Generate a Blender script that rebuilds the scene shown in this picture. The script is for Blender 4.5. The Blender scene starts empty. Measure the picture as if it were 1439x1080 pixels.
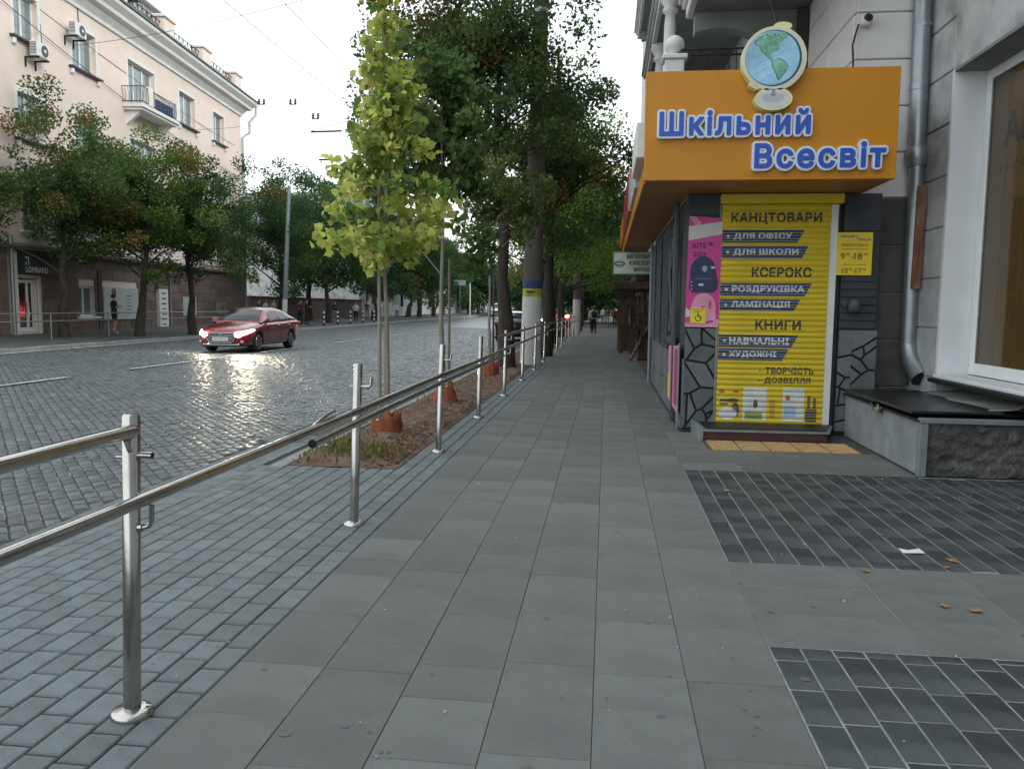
import bpy, bmesh, math, random
import numpy as np
from mathutils import Vector, Matrix, Euler

# ------------------------------------------------------------------ camera, sky, sun, exposure
SC = bpy.context.scene
COL = SC.collection
cam_d = bpy.data.cameras.new('camera')
cam = bpy.data.objects.new('camera', cam_d); COL.objects.link(cam)
cam_d.sensor_width = 36.0; cam_d.lens = 1120.0 / 1439.0 * 36.0
cam_d.clip_start = 0.05; cam_d.clip_end = 3000
YAW, PITCH, ROLL = 0.11627, 0.096414, 0.010
_f = Vector((-math.sin(YAW) * math.cos(PITCH), math.cos(YAW) * math.cos(PITCH), -math.sin(PITCH)))
_r = _f.cross(Vector((0, 0, 1))).normalized(); _u = _r.cross(_f)
_r2 = _r * math.cos(ROLL) + _u * math.sin(ROLL); _u2 = _u * math.cos(ROLL) - _r * math.sin(ROLL)
_m = Matrix((_r2, _u2, -_f)).transposed().to_4x4(); _m.translation = (0, 0, 1.6)
cam.matrix_world = _m
SC.camera = cam

SUN_EL, SUN_AZ = math.radians(22), math.radians(122)
w = bpy.data.worlds.new('World'); SC.world = w; w.use_nodes = True
nt = w.node_tree; nt.nodes.clear()
sky = nt.nodes.new('ShaderNodeTexSky'); sky.sky_type = 'NISHITA'; sky.sun_disc = False
sky.sun_elevation = SUN_EL; sky.sun_rotation = SUN_AZ; sky.air_density = 1.3; sky.dust_density = 2.5; sky.ozone_density = 1.5
tc = nt.nodes.new('ShaderNodeTexCoord')
mp = nt.nodes.new('ShaderNodeMapping'); mp.inputs['Scale'].default_value = (1.2, 1.2, 4.0)
nz = nt.nodes.new('ShaderNodeTexNoise'); nz.inputs['Scale'].default_value = 2.2; nz.inputs['Detail'].default_value = 6
cr = nt.nodes.new('ShaderNodeMapRange'); cr.inputs[1].default_value = .3; cr.inputs[2].default_value = .7
cr.inputs[3].default_value = .72; cr.inputs[4].default_value = .97
mx = nt.nodes.new('ShaderNodeMix'); mx.data_type = 'RGBA'
mx.inputs[7].default_value = (10.5, 11.1, 11.4, 1)
bg = nt.nodes.new('ShaderNodeBackground'); bg.inputs['Strength'].default_value = 0.1
out = nt.nodes.new('ShaderNodeOutputWorld')
L = nt.links.new
L(tc.outputs['Generated'], mp.inputs[0]); L(mp.outputs[0], nz.inputs['Vector']); L(nz.outputs[0], cr.inputs[0])
L(cr.outputs[0], mx.inputs[0]); L(sky.outputs[0], mx.inputs[6]); L(mx.outputs[2], bg.inputs[0]); L(bg.outputs[0], out.inputs[0])
sd = bpy.data.lights.new('sun', 'SUN'); sd.energy = 0.9; sd.angle = math.radians(22); sd.color = (1, .93, .84)
sun = bpy.data.objects.new('sun', sd); COL.objects.link(sun)
# direction towards the sun matches the sky texture's rotation
sv = Vector((math.sin(SUN_AZ) * math.cos(SUN_EL), math.cos(SUN_AZ) * math.cos(SUN_EL), math.sin(SUN_EL)))
sun.rotation_euler = sv.to_track_quat('Z', 'Y').to_euler()
SC.view_settings.view_transform = 'Standard'; SC.view_settings.look = 'None'
SC.view_settings.exposure = 0.70; SC.view_settings.gamma = 1.0; SC.view_settings.use_curve_mapping = False
SC.cycles.max_bounces = 6; SC.cycles.sample_clamp_indirect = 4.0
try: SC.cycles.use_denoising = True
except Exception: pass

# ------------------------------------------------------------------ helpers
PI = math.pi
ORG = {}

def org(o):
    return ORG.get(o.name, Vector((0, 0, 0))) if o is not None else Vector((0, 0, 0))

def tag(o, label=None, cat=None, group=None, kind=None):
    if label: o['label'] = label
    if cat: o['category'] = cat
    if group: o['group'] = group
    if kind: o['kind'] = kind
    return o

def thing(name, label, cat, loc=(0, 0, 0), rz=0, group=None, kind=None):
    o = bpy.data.objects.new(name, None); COL.objects.link(o)
    o.location = loc; o.rotation_euler = (0, 0, rz); o.empty_display_size = .1
    ORG[o.name] = Vector(loc) if rz == 0 else Vector((0, 0, 0))
    return tag(o, label, cat, group, kind)

def link(name, me, parent=None, mats=(), smooth=False, label=None):
    """mesh already in the parent's local space"""
    o = bpy.data.objects.new(name, me); COL.objects.link(o)
    for m in mats:
        if m.name not in [x.name for x in me.materials if x]: me.materials.append(m)
    if parent is not None: o.parent = parent
    if smooth:
        me.polygons.foreach_set('use_smooth', [True] * len(me.polygons))
    if label: o['label'] = label
    return o

class MB:
    """collects boxes, bars, tubes and plates; build() links them as ONE mesh"""
    def __init__(s): s.v = []; s.f = []; s.mi = []; s.m = 0; s.sm = []
    def add(s, vs, fs, smooth=False):
        n = len(s.v); s.v += [tuple(p) for p in vs]
        for f in fs: s.f.append(tuple(i + n for i in f)); s.mi.append(s.m); s.sm.append(smooth)
        return s
    def box(s, x0, x1, y0, y1, z0, z1):
        if x0 > x1: x0, x1 = x1, x0
        if y0 > y1: y0, y1 = y1, y0
        if z0 > z1: z0, z1 = z1, z0
        v = [(x0, y0, z0), (x1, y0, z0), (x1, y1, z0), (x0, y1, z0), (x0, y0, z1), (x1, y0, z1), (x1, y1, z1), (x0, y1, z1)]
        return s.add(v, [(0, 3, 2, 1), (4, 5, 6, 7), (0, 1, 5, 4), (1, 2, 6, 5), (2, 3, 7, 6), (3, 0, 4, 7)])
    def cbox(s, x0, x1, y0, y1, z0, z1, c=.01):
        """box with chamfered top"""
        v = [(x0, y0, z0), (x1, y0, z0), (x1, y1, z0), (x0, y1, z0), (x0, y0, z1 - c), (x1, y0, z1 - c), (x1, y1, z1 - c), (x0, y1, z1 - c),
             (x0 + c, y0 + c, z1), (x1 - c, y0 + c, z1), (x1 - c, y1 - c, z1), (x0 + c, y1 - c, z1)]
        return s.add(v, [(0, 3, 2, 1), (0, 1, 5, 4), (1, 2, 6, 5), (2, 3, 7, 6), (3, 0, 4, 7), (4, 5, 9, 8), (5, 6, 10, 9), (6, 7, 11, 10), (7, 4, 8, 11), (8, 9, 10, 11)])
    def bbox(s, x0, x1, y0, y1, z0, z1, c=.01):
        """box with all edges softened: chamfer ring top and bottom plus cut corners"""
        bm = bmesh.new(); bmesh.ops.create_cube(bm, size=1)
        for v in bm.verts:
            v.co = Vector(((x0 + x1) / 2 + v.co.x * (x1 - x0), (y0 + y1) / 2 + v.co.y * (y1 - y0), (z0 + z1) / 2 + v.co.z * (z1 - z0)))
        bmesh.ops.bevel(bm, geom=list(bm.edges), offset=c, segments=1, affect='EDGES')
        s.frombm(bm); bm.free(); return s
    def frombm(s, bm, smooth=False):
        bm.verts.index_update()
        return s.add([v.co for v in bm.verts], [[v.index for v in f.verts] for f in bm.faces], smooth)
    def obox(s, c, size, rot=(0, 0, 0)):
        R = Euler(rot).to_matrix(); c = Vector(c); hx, hy, hz = (k / 2 for k in size)
        v = [c + R @ Vector((a * hx, b * hy, d * hz)) for d in (-1, 1) for a, b in ((-1, -1), (1, -1), (1, 1), (-1, 1))]
        return s.add(v, [(0, 3, 2, 1), (4, 5, 6, 7), (0, 1, 5, 4), (1, 2, 6, 5), (2, 3, 7, 6), (3, 0, 4, 7)])
    def tube(s, pts, r, n=8, cap=True, smooth=True):
        pts = [Vector(p) for p in pts]; k = len(pts)
        rs = r if isinstance(r, (list, tuple)) else [r] * k
        vs = []; prev = None
        for i, p in enumerate(pts):
            d = (pts[min(i + 1, k - 1)] - pts[max(i - 1, 0)]).normalized()
            if prev is None:
                a = d.cross(Vector((0, 0, 1)) if abs(d.z) < .9 else Vector((1, 0, 0))).normalized()
            else:
                a = (prev - d * prev.dot(d)).normalized()
            prev = a; b = d.cross(a)
            for j in range(n):
                t = 2 * PI * j / n; vs.append(p + (a * math.cos(t) + b * math.sin(t)) * rs[i])
        fs = [(i * n + j, i * n + (j + 1) % n, (i + 1) * n + (j + 1) % n, (i + 1) * n + j) for i in range(k - 1) for j in range(n)]
        s.add(vs, fs, smooth)
        if cap:
            s.add(vs[:n], [tuple(range(n))[::-1]]); s.add(vs[-n:], [tuple(range(n))])
        return s
    def lathe(s, prof, c=(0, 0, 0), n=16, smooth=True):
        vs = [(c[0] + r * math.cos(2 * PI * j / n), c[1] + r * math.sin(2 * PI * j / n), c[2] + z) for r, z in prof for j in range(n)]
        fs = [(i * n + j, i * n + (j + 1) % n, (i + 1) * n + (j + 1) % n, (i + 1) * n + j) for i in range(len(prof) - 1) for j in range(n)]
        return s.add(vs, fs, smooth)
    def plate(s, pts, y0, y1):
        """polygon given in x,z extruded along y"""
        n = len(pts)
        v = [(p[0], y0, p[1]) for p in pts] + [(p[0], y1, p[1]) for p in pts]
        return s.add(v, [tuple(range(n)), tuple(range(2 * n - 1, n - 1, -1))] + [(i, i + n, (i + 1) % n + n, (i + 1) % n) for i in range(n)])
    def prism(s, pts, z0, z1):
        n = len(pts)
        v = [(p[0], p[1], z0) for p in pts] + [(p[0], p[1], z1) for p in pts]
        return s.add(v, [tuple(range(n))[::-1], tuple(range(n, 2 * n))] + [(i, (i + 1) % n, (i + 1) % n + n, i + n) for i in range(n)])
    def xplate(s, pts, x0, x1):
        n = len(pts)
        v = [(x0, p[0], p[1]) for p in pts] + [(x1, p[0], p[1]) for p in pts]
        return s.add(v, [tuple(range(n)), tuple(range(2 * n - 1, n - 1, -1))] + [(i, i + n, (i + 1) % n + n, (i + 1) % n) for i in range(n)])
    def mesh(s, name, o=Vector((0, 0, 0))):
        me = bpy.data.meshes.new(name)
        me.from_pydata([(p[0] - o.x, p[1] - o.y, p[2] - o.z) for p in s.v], [], s.f)
        me.polygons.foreach_set('material_index', s.mi); me.polygons.foreach_set('use_smooth', s.sm)
        me.update(); return me
    def build(s, name, mat, parent=None, label=None, fix=True):
        me = s.mesh(name, org(parent))
        if fix:
            bm = bmesh.new(); bm.from_mesh(me); bmesh.ops.recalc_face_normals(bm, faces=bm.faces); bm.to_mesh(me); bm.free()
        mats = mat if isinstance(mat, (list, tuple)) else [mat]
        o = link(name, me, parent, mats, label=label)
        ORG[o.name] = org(parent)
        return o

MATS = {}
def M(name, col=(.5, .5, .5), rough=.6, metal=0, var=.12, scale=6, bump=0, bscale=40, rnd=0, stain=0, sscale=1.2, scol=None,
      attr=None, emit=None, es=1, spec=.5, stretch=None, alpha=1, coat=0, trans=0, rvar=0, fine=0):
    if name in MATS: return MATS[name]
    m = bpy.data.materials.new(name); m.use_nodes = True; n = m.node_tree; N = n.nodes; K = n.links.new
    b = N['Principled BSDF']; MATS[name] = m
    b.inputs['Roughness'].default_value = rough; b.inputs['Metallic'].default_value = metal
    b.inputs['Specular IOR Level'].default_value = spec
    if coat: b.inputs['Coat Weight'].default_value = coat; b.inputs['Coat Roughness'].default_value = .06
    if trans: b.inputs['Transmission Weight'].default_value = trans
    co = N.new('ShaderNodeTexCoord'); mpn = N.new('ShaderNodeMapping')
    if stretch: mpn.inputs['Scale'].default_value = stretch
    K(co.outputs['Object'], mpn.inputs[0])
    def noise(sc, det=5, seed=0):
        q = N.new('ShaderNodeTexNoise'); q.inputs['Scale'].default_value = sc; q.inputs['Detail'].default_value = det
        K(mpn.outputs[0], q.inputs['Vector']); return q
    def mul(a, f):
        q = N.new('ShaderNodeMix'); q.data_type = 'RGBA'; q.blend_type = 'MULTIPLY'; q.inputs[0].default_value = 1
        K(a, q.inputs[6]); K(f, q.inputs[7]); return q.outputs[2]
    def rng(src, lo, hi, a=.3, c=.7):
        q = N.new('ShaderNodeMapRange'); q.inputs[1].default_value = a; q.inputs[2].default_value = c
        q.inputs[3].default_value = lo; q.inputs[4].default_value = hi; K(src, q.inputs[0]); return q.outputs[0]
    rgb = N.new('ShaderNodeRGB'); rgb.outputs[0].default_value = (*col, 1); c = rgb.outputs[0]
    if attr:
        at = N.new('ShaderNodeAttribute'); at.attribute_name = attr
        c = at.outputs['Color'] if attr == 'Col' else mul(c, at.outputs['Fac'])
    if var: c = mul(c, rng(noise(scale).outputs[0], 1 - var, 1 + var))
    if fine: c = mul(c, rng(noise(150, 3).outputs[0], 1 - fine, 1 + fine))
    if rnd:
        oi = N.new('ShaderNodeObjectInfo'); c = mul(c, rng(oi.outputs['Random'], 1 - rnd, 1 + rnd, 0, 1))
    if stain:
        q = N.new('ShaderNodeMix'); q.data_type = 'RGBA'
        K(rng(noise(sscale, 8).outputs[0], 0, stain, .48, .68), q.inputs[0]); K(c, q.inputs[6])
        q.inputs[7].default_value = (*(scol or tuple(k * .45 for k in col)), 1); c = q.outputs[2]
    K(c, b.inputs['Base Color'])
    if rvar: K(rng(noise(scale * .7).outputs[0], max(.02, rough - rvar), min(1, rough + rvar)), b.inputs['Roughness'])
    if bump:
        bp = N.new('ShaderNodeBump'); bp.inputs['Strength'].default_value = 1; bp.inputs['Distance'].default_value = bump
        K(noise(bscale, 6).outputs[0], bp.inputs['Height']); K(bp.outputs[0], b.inputs['Normal'])
    if emit:
        b.inputs['Emission Color'].default_value = (*emit, 1); b.inputs['Emission Strength'].default_value = es
    return m

def leafmat(name):
    if name in MATS: return MATS[name]
    m = bpy.data.materials.new(name); m.use_nodes = True; n = m.node_tree; N = n.nodes; K = n.links.new; N.clear(); MATS[name] = m
    at = N.new('ShaderNodeAttribute'); at.attribute_name = 'Col'
    b = N.new('ShaderNodeBsdfPrincipled'); b.inputs['Roughness'].default_value = .6; b.inputs['Specular IOR Level'].default_value = .15
    t = N.new('ShaderNodeBsdfTranslucent'); mxs = N.new('ShaderNodeMixShader'); mxs.inputs[0].default_value = .45
    o = N.new('ShaderNodeOutputMaterial')
    K(at.outputs['Color'], b.inputs['Base Color']); K(at.outputs['Color'], t.inputs['Color'])
    K(b.outputs[0], mxs.inputs[1]); K(t.outputs[0], mxs.inputs[2]); K(mxs.outputs[0], o.inputs[0])
    return m

def _raw_text(body, res=4):
    c = bpy.data.curves.new('lettering', 'FONT'); c.body = body; c.resolution_u = res; c.fill_mode = 'NONE'
    o = bpy.data.objects.new('lettering', c)
    me = bpy.data.meshes.new_from_object(o)
    bpy.data.objects.remove(o); bpy.data.curves.remove(c)
    return me

_ADV = {}
def advance(body):
    """x of every character's origin"""
    x = 0; res = [0]
    for p, ch in zip(body[:-1], body[1:]):
        if (p, ch) not in _ADV:
            if ch == ' ' or p == ' ': _ADV[(p, ch)] = .33 if ch == ' ' else .26
            else:
                a, b = _raw_text(p + ch, 1), _raw_text(ch, 1); _ADV[(p, ch)] = bounds(a)[1][0] - bounds(b)[1][0]
                bpy.data.meshes.remove(a); bpy.data.meshes.remove(b)
        if ch == ' ':
            b = _raw_text(p, 1); x += bounds(b)[1][0] + .05
        else: x += _ADV[(p, ch)]
        res.append(x)
    return res

_GL = {}
def glyph_loops(ch, r):
    """outline loops of a glyph thickened evenly by r (marching squares over a distance grid)"""
    k = (ch, round(r, 4))
    if k in _GL: return _GL[k]
    me = _raw_text(ch, 5); co = [v.co[:2] for v in me.vertices]
    seg = np.array([[*co[e.vertices[0]], *co[e.vertices[1]]] for e in me.edges]).reshape(-1, 4); E2 = [tuple(e.vertices) for e in me.edges]; bpy.data.meshes.remove(me)
    # walk every contour so that all its edges run the same way
    adj = {}
    for a, b in E2: adj.setdefault(a, []).append(b); adj.setdefault(b, []).append(a)
    seen = set(); seg = []
    for a0 in sorted(adj):
        if a0 in seen: continue
        a = a0; seen.add(a); b = a0 + 1 if a0 + 1 in adj[a0] else adj[a0][0]
        while True:
            seg.append([*co[a], *co[b]])
            if b == a0: break
            seen.add(b); n_ = [q for q in adj[b] if q != a]
            if not n_: break
            a, b = b, n_[0]
    seg = np.array(seg).reshape(-1, 4)
    if len(seg) == 0: _GL[k] = []; return []
    st = .011; x0, y0 = seg[:, [0, 2]].min() - r - 2 * st, seg[:, [1, 3]].min() - r - 2 * st
    nx_ = int((seg[:, [0, 2]].max() + r + 3 * st - x0) / st) + 1; ny_ = int((seg[:, [1, 3]].max() + r + 3 * st - y0) / st) + 1
    X, Y = np.meshgrid(x0 + np.arange(nx_) * st + 1e-5, y0 + np.arange(ny_) * st + 1e-5, indexing='ij'); D = np.full(X.shape, 9.); W = np.zeros(X.shape, int)
    for ax, ay, bx, by in seg:
        dx, dy = bx - ax, by - ay; L2 = dx * dx + dy * dy + 1e-14; t = np.clip(((X - ax) * dx + (Y - ay) * dy) / L2, 0, 1)
        D = np.minimum(D, np.hypot(X - ax - t * dx, Y - ay - t * dy))
        if ay != by:
            c_ = (ay > Y) != (by > Y); W += np.where(c_ & (X < dx * (Y - ay) / dy + ax), 1 if by > ay else -1, 0)
    ins = W != 0
    F = np.where(ins, D, -D) + r; inside = F > 0; nxt = {}; pos = {}
    def pt(i, j, q, w):
        a, b = F[i, j], F[q, w]; t = a / (a - b); k_ = min((i, j, q, w), (q, w, i, j)); pos[k_] = (x0 + (i + (q - i) * t) * st, y0 + (j + (w - j) * t) * st); return k_
    for i in range(nx_ - 1):
        col = inside[i] | inside[i + 1]
        if not col.any(): continue
        for j in range(ny_ - 1):
            c = (inside[i, j], inside[i + 1, j], inside[i + 1, j + 1], inside[i, j + 1]); n = sum(c)
            if n in (0, 4): continue
            cr_ = [(i, j), (i + 1, j), (i + 1, j + 1), (i, j + 1)]; out_, in_ = [], []
            for e in range(4):
                a, b = e, (e + 1) % 4
                if c[a] and not c[b]: out_.append((e, pt(*cr_[a], *cr_[b])))
                if not c[a] and c[b]: in_.append((e, pt(*cr_[a], *cr_[b])))
            for (e, p) in out_:
                q = min(in_, key=lambda z: (z[0] - e) % 4); nxt[p] = q[1]
    loops = []
    while nxt:
        p, q = nxt.popitem(); L_ = [pos[p]]
        while q in nxt: L_.append(pos[q]); q = nxt.pop(q)
        def simp(P):
            if len(P) < 3: return P
            a, b = np.array(P[0]), np.array(P[-1]); d = b - a; n = np.hypot(*d)
            A = np.array(P[1:-1]) - a; dd = np.abs(A[:, 0] * d[1] - A[:, 1] * d[0]) / n if n > 1e-9 else np.hypot(A[:, 0], A[:, 1]); m = int(dd.argmax())
            if dd[m] < .0022: return [P[0], P[-1]]
            return simp(P[:m + 2])[:-1] + simp(P[m + 1:])
        h = len(L_) // 2
        if len(L_) > 8: L_ = simp(L_[:h + 1])[:-1] + simp(L_[h:] + [L_[0]])[:-1]
        if len(L_) > 2: loops.append(L_)
    _GL[k] = loops; return loops

def text_mesh(body, offset=0.0, extrude=0.0, res=4, shear=0):
    c = bpy.data.curves.new('lettering', 'CURVE'); c.dimensions = '2D'; c.fill_mode = 'BOTH'; c.extrude = extrude
    ad = advance(body)
    for i, ch in enumerate(body):
        if ch == ' ': continue
        dx = ad[i] + i * offset * .9
        for L_ in glyph_loops(ch, offset):
            s_ = c.splines.new('POLY'); s_.points.add(len(L_) - 1); s_.use_cyclic_u = True
            for k, p in enumerate(L_): s_.points[k].co = (p[0] + dx, p[1], 0, 1)
    o = bpy.data.objects.new('lettering', c)
    me = bpy.data.meshes.new_from_object(o); bpy.data.objects.remove(o); bpy.data.curves.remove(c); me.materials.clear()
    return me

def bounds(me):
    a = np.empty(len(me.vertices) * 3); me.vertices.foreach_get('co', a); a = a.reshape(-1, 3)
    return a.min(0), a.max(0)

def text_xz(body, x0, x1, z0, z1, y, name, mat, parent, offset=.012, depth=0.002, res=4, facing=-1):
    """lettering fitted in the rectangle x0..x1, z0..z1 on the plane y, readable from -y"""
    me = text_mesh(body, offset, 0, res); lo, hi = bounds(me); O = org(parent)
    a = np.empty(len(me.vertices) * 3); me.vertices.foreach_get('co', a); a = a.reshape(-1, 3)
    b = np.empty_like(a)
    b[:, 0] = x0 + (a[:, 0] - lo[0]) / (hi[0] - lo[0]) * (x1 - x0) - O.x
    b[:, 2] = z0 + (a[:, 1] - lo[1]) / (hi[1] - lo[1]) * (z1 - z0) - O.z
    b[:, 1] = y - O.y
    me.vertices.foreach_set('co', b.ravel()); me.update()
    return link(name, me, parent, [mat])

# ------------------------------------------------------------------ materials
m_slab = M('slab_stone', (.150, .160, .154), .78, var=.15, scale=5, bump=.0022, bscale=90, rnd=.13, stain=.5, sscale=2.6, scol=(.10, .106, .103), rvar=.14, spec=.28, fine=0.16)
m_slab_w = M('slab_stone_far', (.150, .160, .154), .78, var=.10, scale=3, bump=.001, bscale=120, attr='tint', stain=.35, sscale=.8, scol=(.1, .11, .11), spec=.28, fine=0.12)
m_paver = M('paver_stone', (.155, .180, .186), .74, var=.2, scale=8, bump=.0035, bscale=55, rnd=.14, stain=.3, sscale=2.2, scol=(.1, .118, .12), rvar=.1, spec=.28, fine=0.2)
m_paver_w = M('paver_stone_far', (.155, .180, .186), .74, var=.2, scale=8, bump=.0035, bscale=55, attr='tint', stain=.3, sscale=2.2, scol=(.1, .118, .12), spec=.28, fine=0.16)
m_dark = M('dark_granite', (.047, .055, .059), .6, var=.2, scale=7, bump=.0015, bscale=120, rnd=.22, stain=.5, sscale=1.4, scol=(.13, .14, .14), rvar=.1, spec=.28, fine=0.25)
m_dark_w = M('dark_granite_far', (.047, .055, .059), .6, var=.2, scale=7, bump=.0015, bscale=120, attr='tint', spec=.28, fine=0.2)
m_joint = M('dark_joint', (.05, .053, .052), .9, var=.3, scale=20)
m_mortar = M('pale_mortar', (.24, .25, .245), .9, var=.3, scale=14, bump=.002, bscale=80)
m_sett = M('basalt_sett', (.102, .122, .130), .36, var=.25, scale=9, bump=.007, bscale=22, rnd=.26, spec=.5, rvar=.15, stain=.4, sscale=.7, scol=(.085, .09, .088), fine=0.18)
m_sett_w = M('basalt_sett_far', (.102, .122, .130), .36, var=.22, scale=7, bump=.007, bscale=20, attr='tint', spec=.5, rvar=.15, stain=.45, sscale=.35, scol=(.08, .086, .086))
m_soil = M('soil', (.15, .092, .068), .95, var=.4, scale=5, bump=.02, bscale=30, stain=.6, sscale=3, scol=(.16, .125, .1))
m_kerb = M('kerb_stone', (.26, .27, .265), .8, var=.15, scale=5, bump=.003, bscale=60, rnd=.1, stain=.4, sscale=2, fine=0.15)
m_asph = M('left_pavement', (.075, .080, .078), .85, var=.2, scale=2, bump=.003, bscale=40, stain=.4, sscale=.5, scol=(.1, .1, .095), fine=0.15)
m_road_far = M('road_far', (.10, .113, .12), .36, var=.12, scale=.8, bump=.012, bscale=5, spec=.55)
m_steel = M('polished_steel', (.50, .485, .46), .15, 1.0, var=.12, scale=5, bump=.0003, bscale=24, rvar=.08, stain=.25, sscale=9, scol=(.24, .22, .2))
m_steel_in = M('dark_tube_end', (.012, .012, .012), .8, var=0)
m_white = M('white_paint', (.72, .73, .72), .6, var=.08, scale=4, stain=.25, sscale=2.5, scol=(.5, .5, .48), bump=.001)
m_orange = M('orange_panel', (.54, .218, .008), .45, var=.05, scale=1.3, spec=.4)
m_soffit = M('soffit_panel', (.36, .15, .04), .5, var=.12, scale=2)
m_yel = M('shutter_yellow', (.66, .50, .022), .42, var=.08, scale=3, rnd=.04, stain=.2, sscale=2, scol=(.45, .33, .03))
m_navy = M('navy_print', (.022, .058, .19), .5, var=.08)
m_lwhite = M('white_print', (.62, .66, .72), .5, var=.05)
m_black = M('black_print', (.035, .04, .055), .55, var=.05)
m_blue = M('letter_blue', (.022, .088, .48), .4, var=.04)
m_lettw = M('letter_white', (.66, .72, .80), .45, var=.04)
m_lettside = M('letter_side', (.48, .50, .53), .5, var=.04)
m_slate = M('slate_cladding', (.035, .040, .050), .55, var=.2, scale=5, bump=.001)
m_stonec = M('grey_cladding_stone', (.115, .135, .148), .7, var=.22, scale=4, bump=.004, bscale=30, rnd=.2, stain=.4, sscale=3, scol=(.18, .19, .19))
m_stonej = M('black_stone_joint', (.012, .013, .015), .8, var=.2)
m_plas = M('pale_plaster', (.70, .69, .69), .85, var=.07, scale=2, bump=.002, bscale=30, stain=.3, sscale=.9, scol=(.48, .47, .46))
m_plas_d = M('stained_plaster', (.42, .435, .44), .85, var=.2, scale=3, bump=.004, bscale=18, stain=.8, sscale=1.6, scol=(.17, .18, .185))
m_dstone = M('dark_wall_stone', (.062, .060, .058), .8, var=.25, scale=5, bump=.006, bscale=26, rnd=.15)
m_reveal = M('white_reveal', (.66, .68, .70), .7, var=.05, scale=2, bump=.001, stain=.25, sscale=1.5, scol=(.5, .52, .53))
m_zinc = M('zinc_pipe', (.30, .335, .35), .42, .75, var=.12, scale=5, stain=.4, sscale=4, scol=(.27, .3, .31))
m_rust = M('rusty_plank', (.17, .075, .035), .9, var=.35, scale=9, bump=.004, stretch=(1, 1, .3), stain=.5, sscale=8, scol=(.3, .25, .2))
m_conc = M('grey_render', (.26, .285, .30), .85, var=.2, scale=5, bump=.016, bscale=38, stain=.5, sscale=2.5, scol=(.14, .155, .16), fine=0.15)
m_rough = M('rough_masonry', (.095, .092, .09), .95, var=.35, scale=5, bump=.06, bscale=17, stain=.5, sscale=2, scol=(.17, .17, .17), fine=0.2)
m_metalg = M('grey_metal_edge', (.22, .25, .26), .55, .3, var=.15)
m_lid = M('black_lid', (.014, .015, .017), .33, .2, var=.3, scale=3, stain=.4, sscale=5, scol=(.06, .06, .06))
m_lead = M('sheet_zinc', (.30, .31, .31), .5, .35, var=.25, scale=3, bump=.006, bscale=4, stain=.6, sscale=1.8, scol=(.14, .14, .13))
m_wood = M('brown_wood', (.07, .042, .028), .8, var=.3, scale=6, stretch=(1, 1, .2))
m_iron = M('dark_iron', (.022, .024, .028), .5, .4, var=.2)
m_irong = M('grey_iron', (.075, .085, .10), .5, .4, var=.2)
m_glassd = M('dark_glass', (.012, .014, .017), .08, var=0, spec=.45)
m_glass_w = M('window_glass', (.16, .21, .225), .05, var=.15, scale=.8, spec=1.0)
m_curt = M('white_curtain', (.5, .55, .56), .8, var=.2, scale=14, stretch=(1, 1, .05))
m_frame = M('white_frame', (.74, .77, .77), .45, var=.04)
m_facade = M('pink_stucco', (.76, .66, .60), .9, var=.05, scale=1.2, bump=.004, bscale=12, stain=.25, sscale=.35, scol=(.62, .54, .49))
m_trim = M('pale_trim', (.74, .75, .74), .8, var=.06, scale=2)
m_bstone = M('brown_stone_block', (.15, .115, .10), .8, var=.2, scale=2, rnd=.2, bump=.004, bscale=12)
m_roof = M('roof_metal', (.10, .13, .13), .5, .4, var=.2)
m_bark = M('dark_bark', (.045, .037, .030), .95, var=.35, scale=9, bump=.02, bscale=22, stretch=(1, 1, .3))
m_barky = M('young_bark', (.27, .245, .205), .9, var=.25, scale=12, bump=.003, bscale=60, stretch=(1, 1, .3), stain=.4, sscale=6)
m_leaf = leafmat('leaf')
m_terra = M('terracotta_mesh', (.26, .075, .03), .8, var=.25, scale=9, bump=.003, bscale=60)
m_pole = M('weathered_concrete', (.115, .10, .09), .9, var=.25, scale=4, bump=.006, bscale=25, stain=.5, sscale=3, stretch=(1, 1, .25))
m_lime = M('limewash', (.62, .63, .63), .85, var=.1, scale=4, stain=.4, sscale=4, scol=(.4, .4, .38), bump=.003)
m_cable = M('black_cable', (.012, .012, .012), .6, var=0)
m_skin = M('skin', (.42, .25, .18), .6, var=.05)
m_rubber = M('tyre_rubber', (.018, .018, .018), .8, var=.1)
m_rim = M('alloy_rim', (.35, .35, .36), .35, .8, var=.05)
m_chrome = M('chrome', (.5, .5, .5), .2, 1, var=0)
m_blackpl = M('black_plastic', (.015, .015, .016), .5, var=.05)

rnd = random.Random(7)

# ------------------------------------------------------------------ the setting: ground, road, pavements
def sheet(name, x0, x1, y0, y1, z, mat, nx=1, ny=1, zf=None, kind='structure', parent=None):
    vs = []; fs = []
    for j in range(ny + 1):
        for i in range(nx + 1):
            x = x0 + (x1 - x0) * i / nx; y = y0 + (y1 - y0) * j / ny
            vs.append((x, y, (zf(x, y) if zf else z)))
    for j in range(ny):
        for i in range(nx):
            a = j * (nx + 1) + i; fs.append((a, a + 1, a + nx + 2, a + nx + 1))
    mb = MB(); mb.add(vs, fs); o = mb.build(name, mat, parent, fix=False)
    if kind and parent is None: o['kind'] = kind
    return o

def zroad(x, y=0):
    return float(np.interp(x, [-18.5, -12, -7, -4.1], [.03, .05, -.03, -.085]))

def kerb_x(y):      # line of the kerb on the far side of the road
    return -18.35 - max(0, y - 20) * .030

ground = sheet('ground', -500, 500, -20, 900, -.35, m_asph)
rng_ = np.random.default_rng(11)

def in_view(x, y, m=1.2):
    return (x > -(.82 * y + m)) and (x < .5 * y + 1.0 + m) and y > 2.0

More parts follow.
